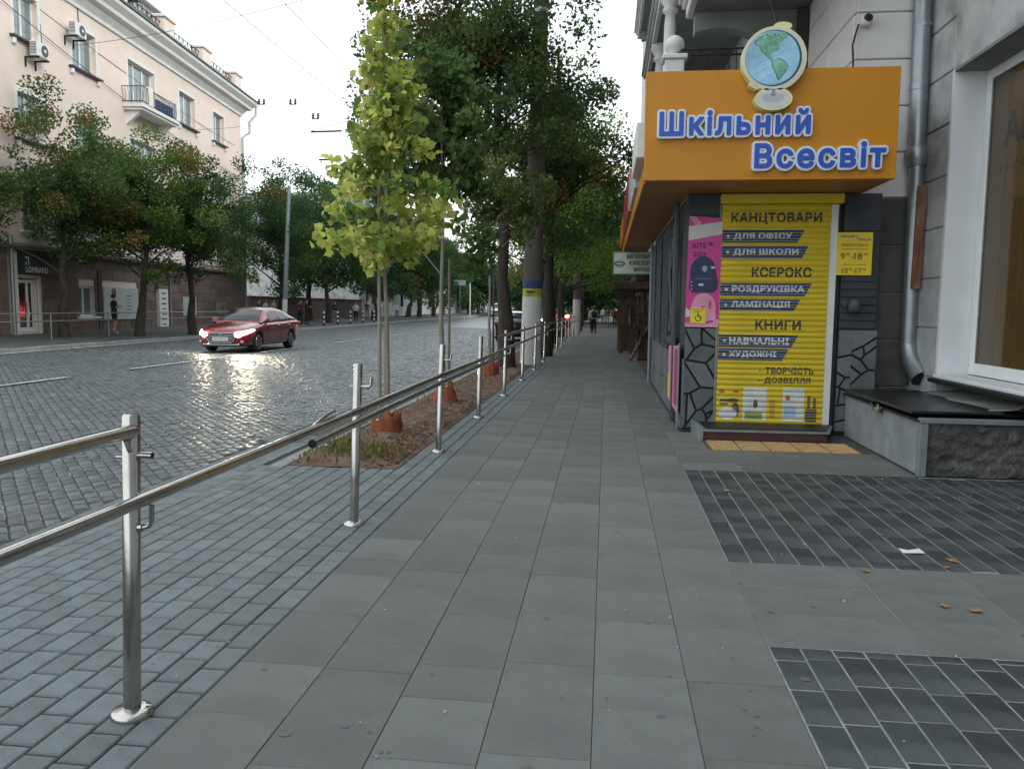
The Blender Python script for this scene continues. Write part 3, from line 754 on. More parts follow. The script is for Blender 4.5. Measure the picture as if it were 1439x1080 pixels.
# ------------------------------------------------------------------ the stationery kiosk
def clip(poly, px, pz, nx, nz):
    out_ = []
    for i in range(len(poly)):
        a, b = poly[i], poly[(i + 1) % len(poly)]
        da = (a[0] - px) * nx + (a[1] - pz) * nz; db = (b[0] - px) * nx + (b[1] - pz) * nz
        if da <= 0: out_.append(a)
        if (da < 0) != (db < 0) and abs(da - db) > 1e-12:
            t = da / (da - db); out_.append((a[0] + (b[0] - a[0]) * t, a[1] + (b[1] - a[1]) * t))
    return out_
def crazy(x0, x1, z0, z1, n, seed, gap=.015):
    r = random.Random(seed); pts = [(r.uniform(x0, x1), r.uniform(z0, z1)) for _ in range(n)]; res = []
    for i, p in enumerate(pts):
        poly = [(x0, z0), (x1, z0), (x1, z1), (x0, z1)]
        for j, q in enumerate(pts):
            if i == j: continue
            d = math.hypot(q[0] - p[0], q[1] - p[1]); nx, nz = (q[0] - p[0]) / d, (q[1] - p[1]) / d
            poly = clip(poly, (p[0] + q[0]) / 2 - nx * gap, (p[1] + q[1]) / 2 - nz * gap, nx, nz)
            if len(poly) < 3: break
        if len(poly) >= 3: res.append(poly)
    return res
ks = thing('stationery_kiosk', 'small corner shop with closed yellow roller shutter and grey crazy stone cladding', 'shop', (1.0, 10.6, 0))
MB().box(1.03, 1.44, 10.64, 17.7, 0, 3.065).build('wall', m_slate, ks)
MB().box(1.44, 3.05, 10.72, 17.7, 0, 3.065).build('wall', m_slate, ks)
MB().box(2.955, 3.40, 10.64, 10.92, 0, 3.065).build('wall', m_slate, ks)
MB().box(1.035, 1.44, 10.632, 10.64, .02, 1.355).build('stone_bed', m_stonej, ks)
MB().box(2.96, 3.42, 10.632, 10.64, .02, 1.355).build('stone_bed', m_stonej, ks)
def stones(x0, x1, z0, z1, n, seed, y0, y1):
    for poly in crazy(x0, x1, z0, z1, n, seed):
        mb = MB(); dy = rnd.uniform(0, .006); mb.plate(poly, y0 - dy, y1); mb.build('cladding_stone', m_stonec, ks)
stones(1.03, 1.445, .05, 1.35, 15, 5, 10.612, 10.634)
stones(2.96, 3.12, .05, 1.35, 8, 9, 10.612, 10.634); stones(3.12, 3.42, .55, 1.35, 7, 12, 10.605, 10.634); stones(3.12, 3.42, .05, .55, 3, 15, 10.61, 10.634)
# side plinth stones
def stones_side(y0, y1, z0, z1, n, seed):
    for poly in crazy(y0, y1, z0, z1, n, seed, .012):
        mb = MB(); mb.xplate(poly, 1.005 - rnd.uniform(0, .006), 1.03); mb.build('cladding_stone', m_stonec, ks)
MB().box(1.022, 1.03, 10.64, 17.7, .02, 1.0).build('stone_bed', m_stonej, ks)
stones_side(10.62, 17.7, .03, .95, 34, 21)
# siding planks on the right column
for k in range(7):
    z = 1.375 + k * .099; MB().bbox(2.955, 3.40, 10.615, 10.64, z, z + .094, .006).build('siding_plank', m_slate, ks)
MB().bbox(2.955, 3.40, 10.612, 10.64, 2.6, 3.06, .004).build('column_panel', m_slate, ks)
MB().bbox(1.03, 1.44, 10.612, 10.64, 2.8, 3.06, .004).build('column_panel', m_slate, ks)
MB().bbox(2.79, 2.885, 10.60, 10.72, .12, 2.93, .006).build('door_jamb', m_white, ks)
MB().bbox(1.42, 1.449, 10.60, 10.72, .12, 2.93, .004).build('guide_rail', m_metalg, ks)
MB().bbox(1.42, 2.93, 10.53, 10.72, 2.935, 3.06, .012).build('shutter_box', m_yel, ks)
# roller shutter of curved slats
shu = thing('roller_shutter', None, None, (0, 0, 0)); shu.parent = ks; shu.location = (0, 0, 0); ORG[shu.name] = Vector((1.0, 10.6, 0))
SZ0, SP, SN, SY = .13, .070, 40, 10.60
def slat_y(z):
    t = ((z - SZ0) / SP) % 1.0
    return SY - (.015 * math.sin(PI * min(1, t / .9)) ** .8 if t < .9 else -.003)
mb = MB(); prof = [0, .08, .22, .45, .68, .82, .9, .905, .995]
vs = []
for t in prof:
    y_ = SY - (.015 * math.sin(PI * min(1, t / .9)) ** .8 if t < .9 else -.004)
    vs += [(1.45, y_, t * SP), (2.79, y_, t * SP)]
mb.add(vs, [(2 * i, 2 * i + 1, 2 * i + 3, 2 * i + 2) for i in range(len(prof) - 1)])
slat_me = mb.mesh('slat', Vector((1.0, 10.6, 0))); slat_me.materials.append(m_yel)
for k in range(SN):
    o = bpy.data.objects.new('slat', slat_me); COL.objects.link(o); o.parent = shu; o.location = (0, 0, SZ0 + k * SP)
def conform(me, name, mat, parent, lift=.0015):
    """cut flat print at the slat lines and press it onto the curved slats"""
    bm = bmesh.new(); bm.from_mesh(me)
    zs = [v.co.z for v in bm.verts]; z0, z1 = min(zs), max(zs)
    k0 = int((z0 - SZ0) / SP) - 1; k1 = int((z1 - SZ0) / SP) + 2
    for k in range(k0, k1):
        for t in (.003, .12, .3, .6, .8, .895, .905, .99):
            z = SZ0 + (k + t) * SP
            if z0 < z < z1: bmesh.ops.bisect_plane(bm, geom=list(bm.verts) + list(bm.edges) + list(bm.faces), plane_co=(0, 0, z), plane_no=(0, 0, 1), dist=1e-6)
    kill = []
    for f in bm.faces:
        c = f.calc_center_median(); t = ((c.z - SZ0) / SP) % 1
        if t > .9: kill.append(f)
    bmesh.ops.delete(bm, geom=kill, context='FACES')
    for v in bm.verts:
        t = ((v.co.z - SZ0) / SP) % 1.0
        v.co.y = SY - .015 * math.sin(PI * min(1, max(0, t / .9))) ** .8 - lift if t < .93 else SY - lift
        v.co -= Vector((1.0, 10.6, 0))
    bm.to_mesh(me); bm.free()
    return link(name, me, parent, [mat])
def flat(body, x0, x1, z0, z1, offset):
    me = text_mesh(body, offset, 0, 3); lo, hi = bounds(me)
    for v in me.vertices:
        x, y_ = v.co.x, v.co.y; v.co = (x0 + (x - lo[0]) / (hi[0] - lo[0]) * (x1 - x0), 10.6, z0 + (y_ - lo[1]) / (hi[1] - lo[1]) * (z1 - z0))
    return me
def polyme(pts):
    me = bpy.data.meshes.new('print'); me.from_pydata([(p[0], 10.6, p[1]) for p in pts], [], [tuple(range(len(pts)))]); me.update(); return me
for body, x0, x1, z0, z1 in [('КАНЦТОВАРИ', 1.56, 2.68, 2.68, 2.83), ('КСЕРОКС', 1.84, 2.58, 2.01, 2.145), ('КНИГИ', 1.91, 2.48, 1.345, 1.475),
                             ('ТВОРЧІСТЬ', 2.06, 2.66, .775, .865), ('ДОЗВІЛЛЯ', 2.05, 2.63, .645, .735)]:
    conform(flat(body, x0, x1, z0, z1, .042), 'lettering', m_black, shu)
for body, x1, z0, z1, tx0, tx1 in [('ДЛЯ ОФІСУ', 2.47, 2.45, 2.61, 1.60, 2.32), ('ДЛЯ ШКОЛИ', 2.53, 2.25, 2.41, 1.60, 2.41), ('РОЗДРУКІВКА', 2.59, 1.775, 1.94, 1.60, 2.50),
                                   ('ЛАМІНАЦІЯ', 2.46, 1.585, 1.74, 1.60, 2.33), ('НАВЧАЛЬНІ', 2.45, 1.12, 1.275, 1.59, 2.34), ('ХУДОЖНІ', 2.34, .945, 1.10, 1.59, 2.19)]:
    conform(polyme([(1.455, z0), (x1 - .08, z0), (x1, z1), (1.455, z1)]), 'print_band', m_navy, shu, .0012)
    conform(flat(body, tx0, tx1, z0 + .035, z1 - .03, .042), 'lettering', m_lwhite, shu, .0028)
    zc = (z0 + z1) / 2; conform(polyme([(1.53 + .02 * math.cos(a * PI / 5), zc + .02 * math.sin(a * PI / 5)) for a in range(10)]), 'bullet', m_lwhite, shu, .0028)
for zc in (.82, .69): conform(polyme([(1.99 + .014 * math.cos(a * PI / 4), zc + .014 * math.sin(a * PI / 4)) for a in range(8)]), 'bullet', m_black, shu, .002)
m_lt = M('print_lightgrey', (.62, .66, .68), .5); m_gd = M('print_darkgrey', (.08, .08, .085), .5); m_gb = M('print_pale_blue', (.28, .45, .58), .5); m_rd = M('print_red', (.42, .07, .05), .5); m_grn = M('print_green', (.22, .33, .10), .5)
def ell(cx, cz, rx, rz, n=14): return [(cx + rx * math.cos(2 * PI * k / n), cz + rz * math.sin(2 * PI * k / n)) for k in range(n)]
def rect(x0, x1, z0, z1): return [(x0, z0), (x1, z0), (x1, z1), (x0, z1)]
for pts, m_, l_ in [(rect(1.79, 2.09, .17, .60), m_lt, .0012), (rect(2.29, 2.56, .17, .60), m_lt, .0012), (ell(1.60, .25, .12, .085), m_lt, .002), (rect(2.58, 2.72, .16, .33), m_gd, .0012), (rect(2.60, 2.64, .33, .5), m_gd, .0012),
                    (rect(2.67, 2.71, .33, .47), m_gd, .0012), (rect(2.31, 2.46, .22, .36), m_gb, .002), (ell(1.52, .54, .04, .025), m_rd, .0012), (ell(1.70, .54, .035, .02), m_rd, .0012), (rect(1.50, 1.72, .40, .44), m_gd, .0012),
                    (ell(1.70, .30, .05, .10), m_gd, .0012), (rect(1.82, 2.04, .18, .28), m_grn, .002), (ell(1.95, .38, .03, .06), m_gd, .002), (rect(2.33, 2.38, .44, .50), m_rd, .002), (rect(2.13, 2.2, .2, .44), M('print_ochre', (.5, .26, .04), .5), .0012),
                    (rect(1.49, 1.6, .36, .39), m_gd, .0012), (ell(1.66, .42, .08, .03), m_gd, .0012)]:
    conform(polyme(pts), 'print', m_, shu, l_)
# pink backpack poster on the left pillar
m_pink = M('poster_pink', (.60, .045, .27), .4, var=.08, scale=2); m_pinkl = M('poster_pale_pink', (.70, .30, .44), .4, var=.15, scale=5); m_posterw = M('poster_white', (.60, .62, .60), .4, var=.04)
m_bag = M('printed_navy_bag', (.018, .035, .10), .5, var=.3, scale=14); m_yelp = M('plate_yellow', (.78, .62, .03), .45, var=.03); m_magd = M('poster_magenta_dark', (.40, .03, .2), .4)
pp = thing('backpack_poster', 'pink poster with navy and pale pink backpacks on the left shop pillar', 'poster', (1.03, 10.60, 1.37))
MB().plate([(1.02, 1.37), (1.445, 1.37), (1.47, 2.76), (1.035, 2.79)], 10.598, 10.610).build('board', m_pink, pp)
YP = 10.596
def pl(pts, name, mat, parent, k=0): return MB().plate(pts, YP - .0012 * k - .001, YP - .0012 * k).build(name, mat, parent)
pl([(1.035, 2.48), (1.465, 2.56), (1.468, 2.72), (1.035, 2.66)], 'white_band', m_posterw, pp)
pl([(1.04, 2.785), (1.12, 2.78), (1.2, 2.69), (1.12, 2.67)], 'corner_shape', m_pinkl, pp)
pl(ell(1.23, 2.08, .165, .20, 20), 'printed_backpack', m_bag, pp); pl([(1.07, 2.06), (1.40, 2.06), (1.41, 1.86), (1.37, 1.81), (1.10, 1.81), (1.06, 1.86)], 'printed_backpack', m_bag, pp, 1)
pl(ell(1.38, 1.93, .045, .10, 14), 'printed_pocket', m_black, pp, 2); pl([(1.12, 2.0), (1.36, 2.0), (1.36, 1.985), (1.12, 1.985)], 'printed_zip', M('print_mid_blue', (.06, .13, .3), .5), pp, 2)
pl(ell(1.25, 2.12, .035, .04), 'printed_badge', M('print_steel', (.3, .36, .45), .5), pp, 2); pl(rect(1.33, 1.38, 2.12, 2.15), 'printed_badge', m_posterw, pp, 2); pl(rect(1.18, 1.24, 1.90, 1.93), 'printed_badge', m_posterw, pp, 2)
for zz in (1.86, 1.9, 1.95): pl(ell(1.09, zz, .008, .01, 8), 'printed_badge', m_posterw, pp, 2)
pl(ell(1.25, 1.62, .155, .19, 20), 'printed_pink_backpack', m_pinkl, pp, 3); pl([(1.10, 1.62), (1.40, 1.62), (1.41, 1.46), (1.10, 1.44)], 'printed_pink_backpack', m_pinkl, pp, 4)
pl(ell(1.33, 1.66, .02, .06), 'printed_strap', m_pink, pp, 5); pl(rect(1.22, 1.27, 1.60, 1.64), 'printed_strap', m_magd, pp, 5); pl([(1.14, 1.43), (1.38, 1.44), (1.38, 1.43), (1.2, 1.415)], 'printed_shadow_line', m_magd, pp, 5)
pl([(1.02, 1.37), (1.445, 1.37), (1.45, 1.48), (1.3, 1.41), (1.02, 1.42)], 'corner_shape', m_pinkl, pp, 1); pl([(1.025, 1.62), (1.08, 1.58), (1.08, 1.50), (1.025, 1.5)], 'corner_shape', m_posterw, pp, 1)
m_kt = M('poster_title', (.10, .02, .16), .5)
text_xz('KITE', 1.09, 1.26, 2.38, 2.45, YP - .003, 'lettering', m_kt, pp, .03); text_xz('№1', 1.29, 1.36, 2.405, 2.46, YP - .003, 'lettering', m_kt, pp, .02); text_xz('2024', 1.10, 1.26, 2.27, 2.335, YP - .003, 'lettering', m_kt, pp, .03)
ws = thing('access_sticker', 'yellow square accessibility sticker on the pink backpack poster', 'sticker', (1.18, 10.59, 1.52))
MB().plate([(1.085, 1.425), (1.28, 1.415), (1.285, 1.62), (1.085, 1.62)], YP - .011, YP - .009).build('plate', m_yelp, ws)
text_xz('ВИКЛИК', 1.10, 1.27, 1.59, 1.605, YP - .012, 'lettering', m_black, ws, .01); text_xz('ПЕРСОНАЛУ', 1.13, 1.24, 1.565, 1.578, YP - .012, 'lettering', m_black, ws, .01)
mb = MB(); a_ = [(1.185 + .038 * math.cos(t), 1.485 + .036 * math.sin(t)) for t in np.linspace(2.2, 6.8, 16)]
for i in range(15): mb.tube([(a_[i][0], YP - .012, a_[i][1]), (a_[i + 1][0], YP - .012, a_[i + 1][1])], .005, 4)
for s_ in [((1.18, 1.545), (1.182, 1.505)), ((1.182, 1.52), (1.21, 1.518)), ((1.182, 1.505), (1.212, 1.5)), ((1.212, 1.5), (1.228, 1.47))]: mb.tube([(s_[0][0], YP - .012, s_[0][1]), (s_[1][0], YP - .012, s_[1][1])], .006, 4)
mb.plate(ell(1.18, 1.56, .010, .010, 10), YP - .013, YP - .0115); mb.build('wheelchair_symbol', m_black, ws)
# opening-hours plate
hp = thing('opening_hours_plate', 'yellow opening hours plate on the right column above the lamp', 'sign', (3.1, 10.6, 2.04))
MB().bbox(2.885, 3.305, 10.585, 10.612, 2.045, 2.58, .002).build('plate', m_yelp, hp)
YH = 10.583; m_bl = M('print_blue', (.03, .08, .35), .5); m_or = M('print_brown', (.30, .10, .02), .5)
for body, x0, x1, z0, z1, m_, of in [('Шкільний', 2.915, 3.085, 2.515, 2.548, m_bl, .03), ('Всесвіт', 3.14, 3.285, 2.475, 2.508, m_bl, .03), ('РЕЖИМ РОБОТИ', 2.93, 3.25, 2.415, 2.44, m_or, .03), ('понеділок-п\'ятниця', 2.94, 3.25, 2.36, 2.385, m_or, .01),
                                     ('9', 2.925, 2.975, 2.24, 2.325, m_or, .03), ('00', 2.985, 3.035, 2.29, 2.325, m_or, .02), ('-', 3.045, 3.075, 2.265, 2.275, m_or, .03), ('18', 3.085, 3.185, 2.24, 2.325, m_or, .03), ('30', 3.195, 3.25, 2.29, 2.325, m_or, .02),
                                     ('субота, неділя', 2.93, 3.24, 2.165, 2.19, m_or, .01), ('10', 2.945, 3.02, 2.07, 2.135, m_or, .03), ('00', 3.03, 3.07, 2.105, 2.135, m_or, .02), ('-', 3.08, 3.10, 2.095, 2.105, m_or, .02), ('17', 3.11, 3.185, 2.07, 2.135, m_or, .03), ('00', 3.195, 3.24, 2.105, 2.135, m_or, .02)]:
    text_xz(body, x0, x1, z0, z1, YH, 'lettering', m_, hp, of, res=3)
MB().box(2.93, 3.25, YH - .001, YH, 2.405, 2.41).build('underline', m_or, hp)
mb = MB(); mb.plate([(3.1, 2.545), (3.125, 2.53), (3.11, 2.52), (3.13, 2.49), (3.105, 2.50), (3.115, 2.52)], YH - .001, YH); mb.build('globe_mark', M('print_teal', (.05, .3, .35), .5), hp)
wl = thing('wall_lamp', 'dark round wall lamp fixed on the slatted grey column', 'lamp', (3.10, 10.6, 1.66))
p = MB(); p.tube([(3.0, 10.61, 1.70), (3.0, 10.57, 1.70)], .05, 12); p.tube([(3.0, 10.58, 1.7), (3.09, 10.56, 1.70)], .02, 8); p.build('arm', m_irong, wl)
p = MB(); p.lathe([(0, .09), (.07, .085), (.082, .05), (.078, -.07), (.06, -.09), (0, -.088)], (3.11, 10.53, 1.665), 18); p.build('lamp_head', m_irong, wl)
# doorstep and ribbed tactile strip
ds = thing('doorstep', 'low maroon doorstep with black rubber mat in front of the shutter', 'step', (2, 10.2, 0))
m_maroon = M('maroon_riser', (.07, .026, .028), .6, var=.2)
MB().prism([(1.22, 9.93), (2.70, 9.97), (2.90, 10.58), (1.16, 10.60)], 0, .105).build('riser', m_maroon, ds)
MB().prism([(1.20, 9.90), (2.72, 9.94), (2.93, 10.585), (1.14, 10.605)], .106, .125).build('tread', m_metalg, ds)
MB().prism([(1.26, 10.0), (2.70, 10.02), (2.87, 10.55), (1.24, 10.56)], .126, .14).build('rubber_mat', m_blackpl, ds)
p = MB(); p.prism([(1.135, 10.6), (1.17, 10.6), (1.215, 9.9), (1.18, 9.9)], .0, .16); p.build('side_trim', m_metalg, ds)
tp = thing('tactile_strip', 'ribbed orange tactile paving strip before the doorstep', 'tactile paving', (2, 9.4, 0))
m_tact = M('tactile_orange', (.27, .17, .07), .7, var=.2, scale=8, rnd=.1, bump=.002, stain=.4, sscale=6, scol=(.3, .2, .12))
for k in range(5):
    x0_ = 1.24 + k * .33
    MB().cbox(x0_, x0_ + .322, 9.22, 9.88, -.03, .004, .003).build('tactile_tile', m_tact, tp)
    mb = MB()
    for q in range(9):
        a = x0_ + .02 + q * .034; mb.cbox(a, a + .017, 9.24, 9.86, .004, .011, .004)
    mb.build('tactile_ribs', M('tactile_rib', (.62, .43, .19), .7, var=.2, scale=8, stain=.4, sscale=6, scol=(.35, .24, .14)), tp)['kind'] = 'stuff'
# left side of the kiosk: barred windows, scroll bracket, banner
for k, (ya, yb) in enumerate([(12.7, 14.2), (14.5, 15.9), (16.2, 17.4)]):
    f_ = MB().box(1.005, 1.03, ya, yb, 1.05, 2.85).build('side_window', m_irong, ks)
    MB().box(1.0, 1.004, ya + .08, yb - .08, 1.12, 2.78).build('pane', m_glassd, f_)
    g = MB()
    for q in range(7): yy = ya + .1 + (yb - ya - .2) * q / 6; g.tube([(.96, yy, .98), (.96, yy, 2.88)], .011, 5)
    for zz in (1.02, 2.84): g.tube([(.96, ya, zz), (.96, yb, zz)], .012, 5)
    g.build('window_bars', m_irong, f_)
si = thing('scroll_bracket', 'grey wrought iron scroll ornament on the side wall of the kiosk', 'ornament', (.99, 11.9, 1.2))
mb = MB()
def spiral(cy, cz, r0, turns, a0, sg=1, n=28): return [(.95, cy + sg * (r0 * (1 - i / n * .85)) * math.cos(a0 + i / n * turns * 2 * PI), cz + (r0 * (1 - i / n * .85)) * math.sin(a0 + i / n * turns * 2 * PI)) for i in range(n + 1)]
mb.tube(spiral(12.0, 2.45, .34, 2.2, 0), .028, 6); mb.tube(spiral(12.0, 1.45, .22, 1.8, PI), .024, 6)
mb.tube([(.95, 12.34, 2.45), (.95, 12.38, 2.15), (.95, 12.15, 1.8), (.95, 11.8, 1.5)], .028, 6); mb.tube([(.95, 11.66, 2.8), (.95, 11.6, 2.0), (.95, 11.62, 1.15)], .03, 6)
mb.bbox(.93, .99, 11.5, 12.4, 1.08, 1.2, .02); mb.build('scroll', m_irong, si)
MB().bbox(.93, .99, 11.45, 11.52, .02, 3.06, .01).build('upright', m_irong, si)
bn = thing('side_banner', 'pink and yellow banner leaning low against the side wall of the kiosk', 'banner', (.97, 11.2, .2))
MB().xplate([(10.66, .22), (12.3, .26), (12.3, 1.05), (10.66, 1.12)], .955, .965).build('board', m_pinkl, bn)
MB().xplate([(10.70, .3), (11.2, .3), (11.2, 1.05), (10.70, 1.08)], .951, .954).build('print', m_magd, bn); MB().xplate([(11.9, .3), (12.27, .3), (12.27, .6), (11.9, .7)], .951, .954).build('print', m_yelp, bn)
MB().tube([(.96, 10.64, .02), (.96, 10.64, 1.15)], .015, 6).build('frame_post', m_metalg, bn)
lpost = thing('thin_post', 'thin pale post standing at the far end of the kiosk wall', 'post', (.96, 17.75, 0))
MB().tube([(.96, 17.75, 0), (.96, 17.75, 3.0)], .035, 8).build('pole', m_metalg, lpost)

# --- the orange sign over the kiosk
sg = thing('shop_sign', 'large orange shop sign with blue Cyrillic letters above the yellow shutter', 'sign', (1.8, 9.5, 3.07))
MB().bbox(.40, 3.17, 9.50, 9.62, 3.07, 4.285, .004).build('front_panel', m_orange, sg)
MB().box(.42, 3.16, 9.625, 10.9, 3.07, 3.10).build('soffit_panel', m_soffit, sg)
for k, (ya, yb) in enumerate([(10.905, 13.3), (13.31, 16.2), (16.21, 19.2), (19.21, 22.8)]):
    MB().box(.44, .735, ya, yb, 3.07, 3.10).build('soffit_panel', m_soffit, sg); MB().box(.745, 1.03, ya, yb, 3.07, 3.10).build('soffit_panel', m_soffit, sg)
MB().box(3.12, 3.165, 9.625, 10.88, 3.11, 4.27).build('side_panel', m_orange, sg)
MB().box(.40, .43, 9.625, 22.8, 3.05, 3.25).build('side_trim', m_orange, sg)
MB().box(.45, 3.1, 9.63, 9.9, 3.11, 3.16).build('inner_frame', m_metalg, sg)
for xx in (.47, 1.2, 1.95, 2.6, 3.1):
    for zz in (3.12, 4.24): MB().tube([(xx, 9.499, zz), (xx, 9.494, zz)], .008, 8).build('screw', m_metalg, sg)
MB().box(1.776, 1.779, 9.4985, 9.4995, 3.075, 4.28).build('panel_seam', m_soffit, sg)
fs1 = thing('side_sign', 'white box sign fixed on the side of the orange canopy', 'sign', (.4, 11, 3.5))
MB().bbox(.32, .46, 10.0, 11.6, 3.42, 3.84, .01).build('sign_box', m_white, fs1)
fs1.location.z += 0
MB().bbox(.36, .46, 11.62, 14.0, 3.30, 3.80, .01).build('lower_box', m_lettside, fs1)
fs2 = thing('red_side_sign', 'dark red lightbox with pink edge further along the canopy side', 'sign', (.36, 16, 3.3))
MB().bbox(.34, .47, 14.1, 18.6, 3.26, 3.95, .01).build('sign_box', M('dark_red_panel', (.24, .012, .02), .4), fs2)
MB().bbox(.335, .475, 14.0, 14.08, 3.26, 3.98, .004).build('end_panel', M('dusty_pink', (.5, .22, .2), .5), fs2)
fs3 = thing('orange_side_sign', 'small orange lightbox at the far end of the canopy side', 'sign', (.36, 20, 3.3))
MB().bbox(.34, .46, 18.9, 22.7, 3.26, 3.75, .01).build('sign_box', m_orange, fs3)

def word(body, x0, x1, z0, capz, y, parent):
    """raised letters: white backing letter with a blue face, each letter its own part"""
    RB, RF = .108, .033
    adv = [a + i * .095 for i, a in enumerate(advance(body))]
    last = bounds(text_mesh(body[-1], RF))[1][0] + adv[-1]; first = bounds(text_mesh(body[0], RF))[0][0]
    clo, chi = bounds(text_mesh(body[0], RF)); sx = (x1 - x0) / (last - first); sz = (capz - z0) / (chi[1] - clo[1]); O = org(parent)
    for i, ch in enumerate(body):
        def put(off, ext, ymid, m_, nm, par):
            me = text_mesh(ch, off, ext)
            for v in me.vertices: v.co = (x0 + (v.co.x + adv[i] - first) * sx - O.x, ymid - v.co.z - O.y, z0 + (v.co.y - clo[1]) * sz - O.z)
            return link(nm, me, par, m_)
        b_ = put(RB, .030, y - .031 - .0006 * i, [m_lettw], 'letter', parent)
        put(RF, .006, y - .067 - .0006 * i, [m_blue], 'letter_face', b_)
word('Шкільний', .555, 2.215, 3.555, 3.825, 9.50, sg)
word('Всесвіт', 1.62, 3.035, 3.185, 3.46, 9.50, sg)
gs = thing('globe_sign', 'round school globe cut-out sign rising above the orange panel', 'sign', (1.78, 9.45, 4.3))
m_cream = M('cream_edge', (.72, .70, .35), .5, var=.1, scale=6); m_ocean = M('globe_ocean', (.30, .55, .74), .4, var=.35, scale=2.2); m_land = M('globe_land', (.17, .45, .28), .45, var=.35, scale=6); m_cons = M('globe_lines', (.55, .70, .78), .5); m_ring = M('globe_ring', (.62, .62, .60), .4); m_coast = M('globe_coast', (.02, .09, .10), .5)
gx, gz, gr = 1.76, 4.36, .285
mb = MB(); mb.plate(ell(gx + .022, gz - .005, gr + .062, gr + .060, 48), 9.36, 9.49); mb.build('backing', m_cream, gs)
mb = MB(); mb.plate(ell(1.79, 3.925, .205, .125, 32), 9.36, 9.49); mb.plate([(1.55, 4.18), (1.52, 4.07), (1.60, 4.03), (1.70, 4.06), (1.72, 4.12)], 9.365, 9.49); mb.plate(ell(1.86, 4.70, .10, .045, 20), 9.364, 9.49); mb.build('backing_foot', m_cream, gs)
def gp(pts, name, m_, k): return MB().plate(pts, 9.36 - .0015 * k - .0013, 9.36 - .0015 * k).build(name, m_, gs)
gp(ell(gx + .022, gz - .005, gr + .044, gr + .042, 48), 'meridian_ring', m_ring, 1)
gp(ell(1.79, 3.925, .18, .10, 32), 'stand_base', m_ring, 1); gp(ell(1.785, 3.94, .12, .052, 28), 'stand_top', M('globe_stand_grey', (.45, .47, .5), .4), 2)
gp([(1.76, 3.95), (1.81, 3.95), (1.80, 4.03), (1.77, 4.03)], 'stem', M('globe_stem', (.22, .28, .34), .4), 3)
gp(ell(gx + .012, gz - .002, gr + .018, gr + .016, 48), 'ring_gap', m_coast, 2)
gp(ell(gx, gz, gr + .004, gr + .004, 48), 'ocean', m_ocean, 3)
NA = [(905, 340), (925, 318), (950, 300), (975, 285), (1000, 275), (1030, 268), (1060, 265), (1095, 272), (1120, 290), (1128, 312), (1110, 330), (1092, 340), (1080, 360), (1092, 375), (1088, 392), (1068, 395), (1050, 400), (1035, 415), (1030, 430), (1048, 446), (1062, 452), (1085, 450), (1110, 456), (1140, 478), (1156, 505), (1150, 530), (1132, 556), (1115, 578), (1098, 600), (1085, 596), (1075, 560), (1058, 530), (1046, 505), (1042, 470), (1020, 445), (1000, 430), (985, 412), (968, 398), (958, 372), (940, 352), (920, 346)]
def gn(p, s=1.0): return (gx + (p[0] - 1045) / 190 * gr * s, gz - (p[1] - 445) / 190 * gr * s)
gp([gn(p) for p in NA][::-1], 'continent', m_land, 4)
gp([gn(p) for p in [(985, 262), (1010, 240 + 15), (1030, 258), (1005, 268)]][::-1], 'continent', m_land, 4)
gp([gn(p) for p in [(1088, 270), (1120, 262), (1150, 285), (1140, 310), (1120, 300)]][::-1], 'continent', m_land, 5)
mb = MB()
for i in range(len(NA) - 1):
    if 20 < i or i < 3:
        a, b = gn(NA[i]), gn(NA[i + 1]); mb.tube([(a[0], 9.352, a[1]), (b[0], 9.352, b[1])], .003, 4)
for q in range(7):
    a = gn((995 + q * 20, 275 + (q % 3) * 12)); b = gn((1005 + q * 20, 288 + (q % 2) * 10)); mb.tube([(a[0], 9.352, a[1]), (b[0], 9.352, b[1])], .004, 4)
mb.build('coast_line', m_coast, gs)
mb = MB(); tilt = .4
for k in (-.8, -.45, 0, .45, .8):
    pts = []
    for t in np.linspace(-PI / 2, PI / 2, 15):
        x = gr * .99 * k * math.cos(t); z = gr * .99 * math.sin(t); pts.append((gx + x * math.cos(tilt) - z * math.sin(tilt) * -1 * -1, 9.3525, gz + x * math.sin(tilt) * -1 * -1 + z * math.cos(tilt)))
    mb.tube(pts, .0022, 4)
for k in (-.6, -.3, 0, .3, .6):
    pts = []
    for t in np.linspace(-PI / 2, PI / 2, 15):
        x = gr * math.sqrt(1 - k * k) * math.sin(t) * .99; z = gr * (k + .10 * math.cos(t) - .05); pts.append((gx + x * math.cos(tilt) - z * math.sin(tilt), 9.3525, gz + x * math.sin(tilt) + z * math.cos(tilt)))
    pts = [p for p in pts if math.hypot(p[0] - gx, p[2] - gz) < gr]
    if len(pts) > 2: mb.tube(pts, .0018, 4)
mb.build('graticule', m_cons, gs)
wr = MB(); wr.tube([(1.82, 9.44, 4.72), (1.76, 9.9, 5.3), (1.72, 10.6, 6.34)], .006, 5); tag(wr.build('sign_wire', m_cable), 'thin wire holding the globe sign from the balcony above', 'wire')

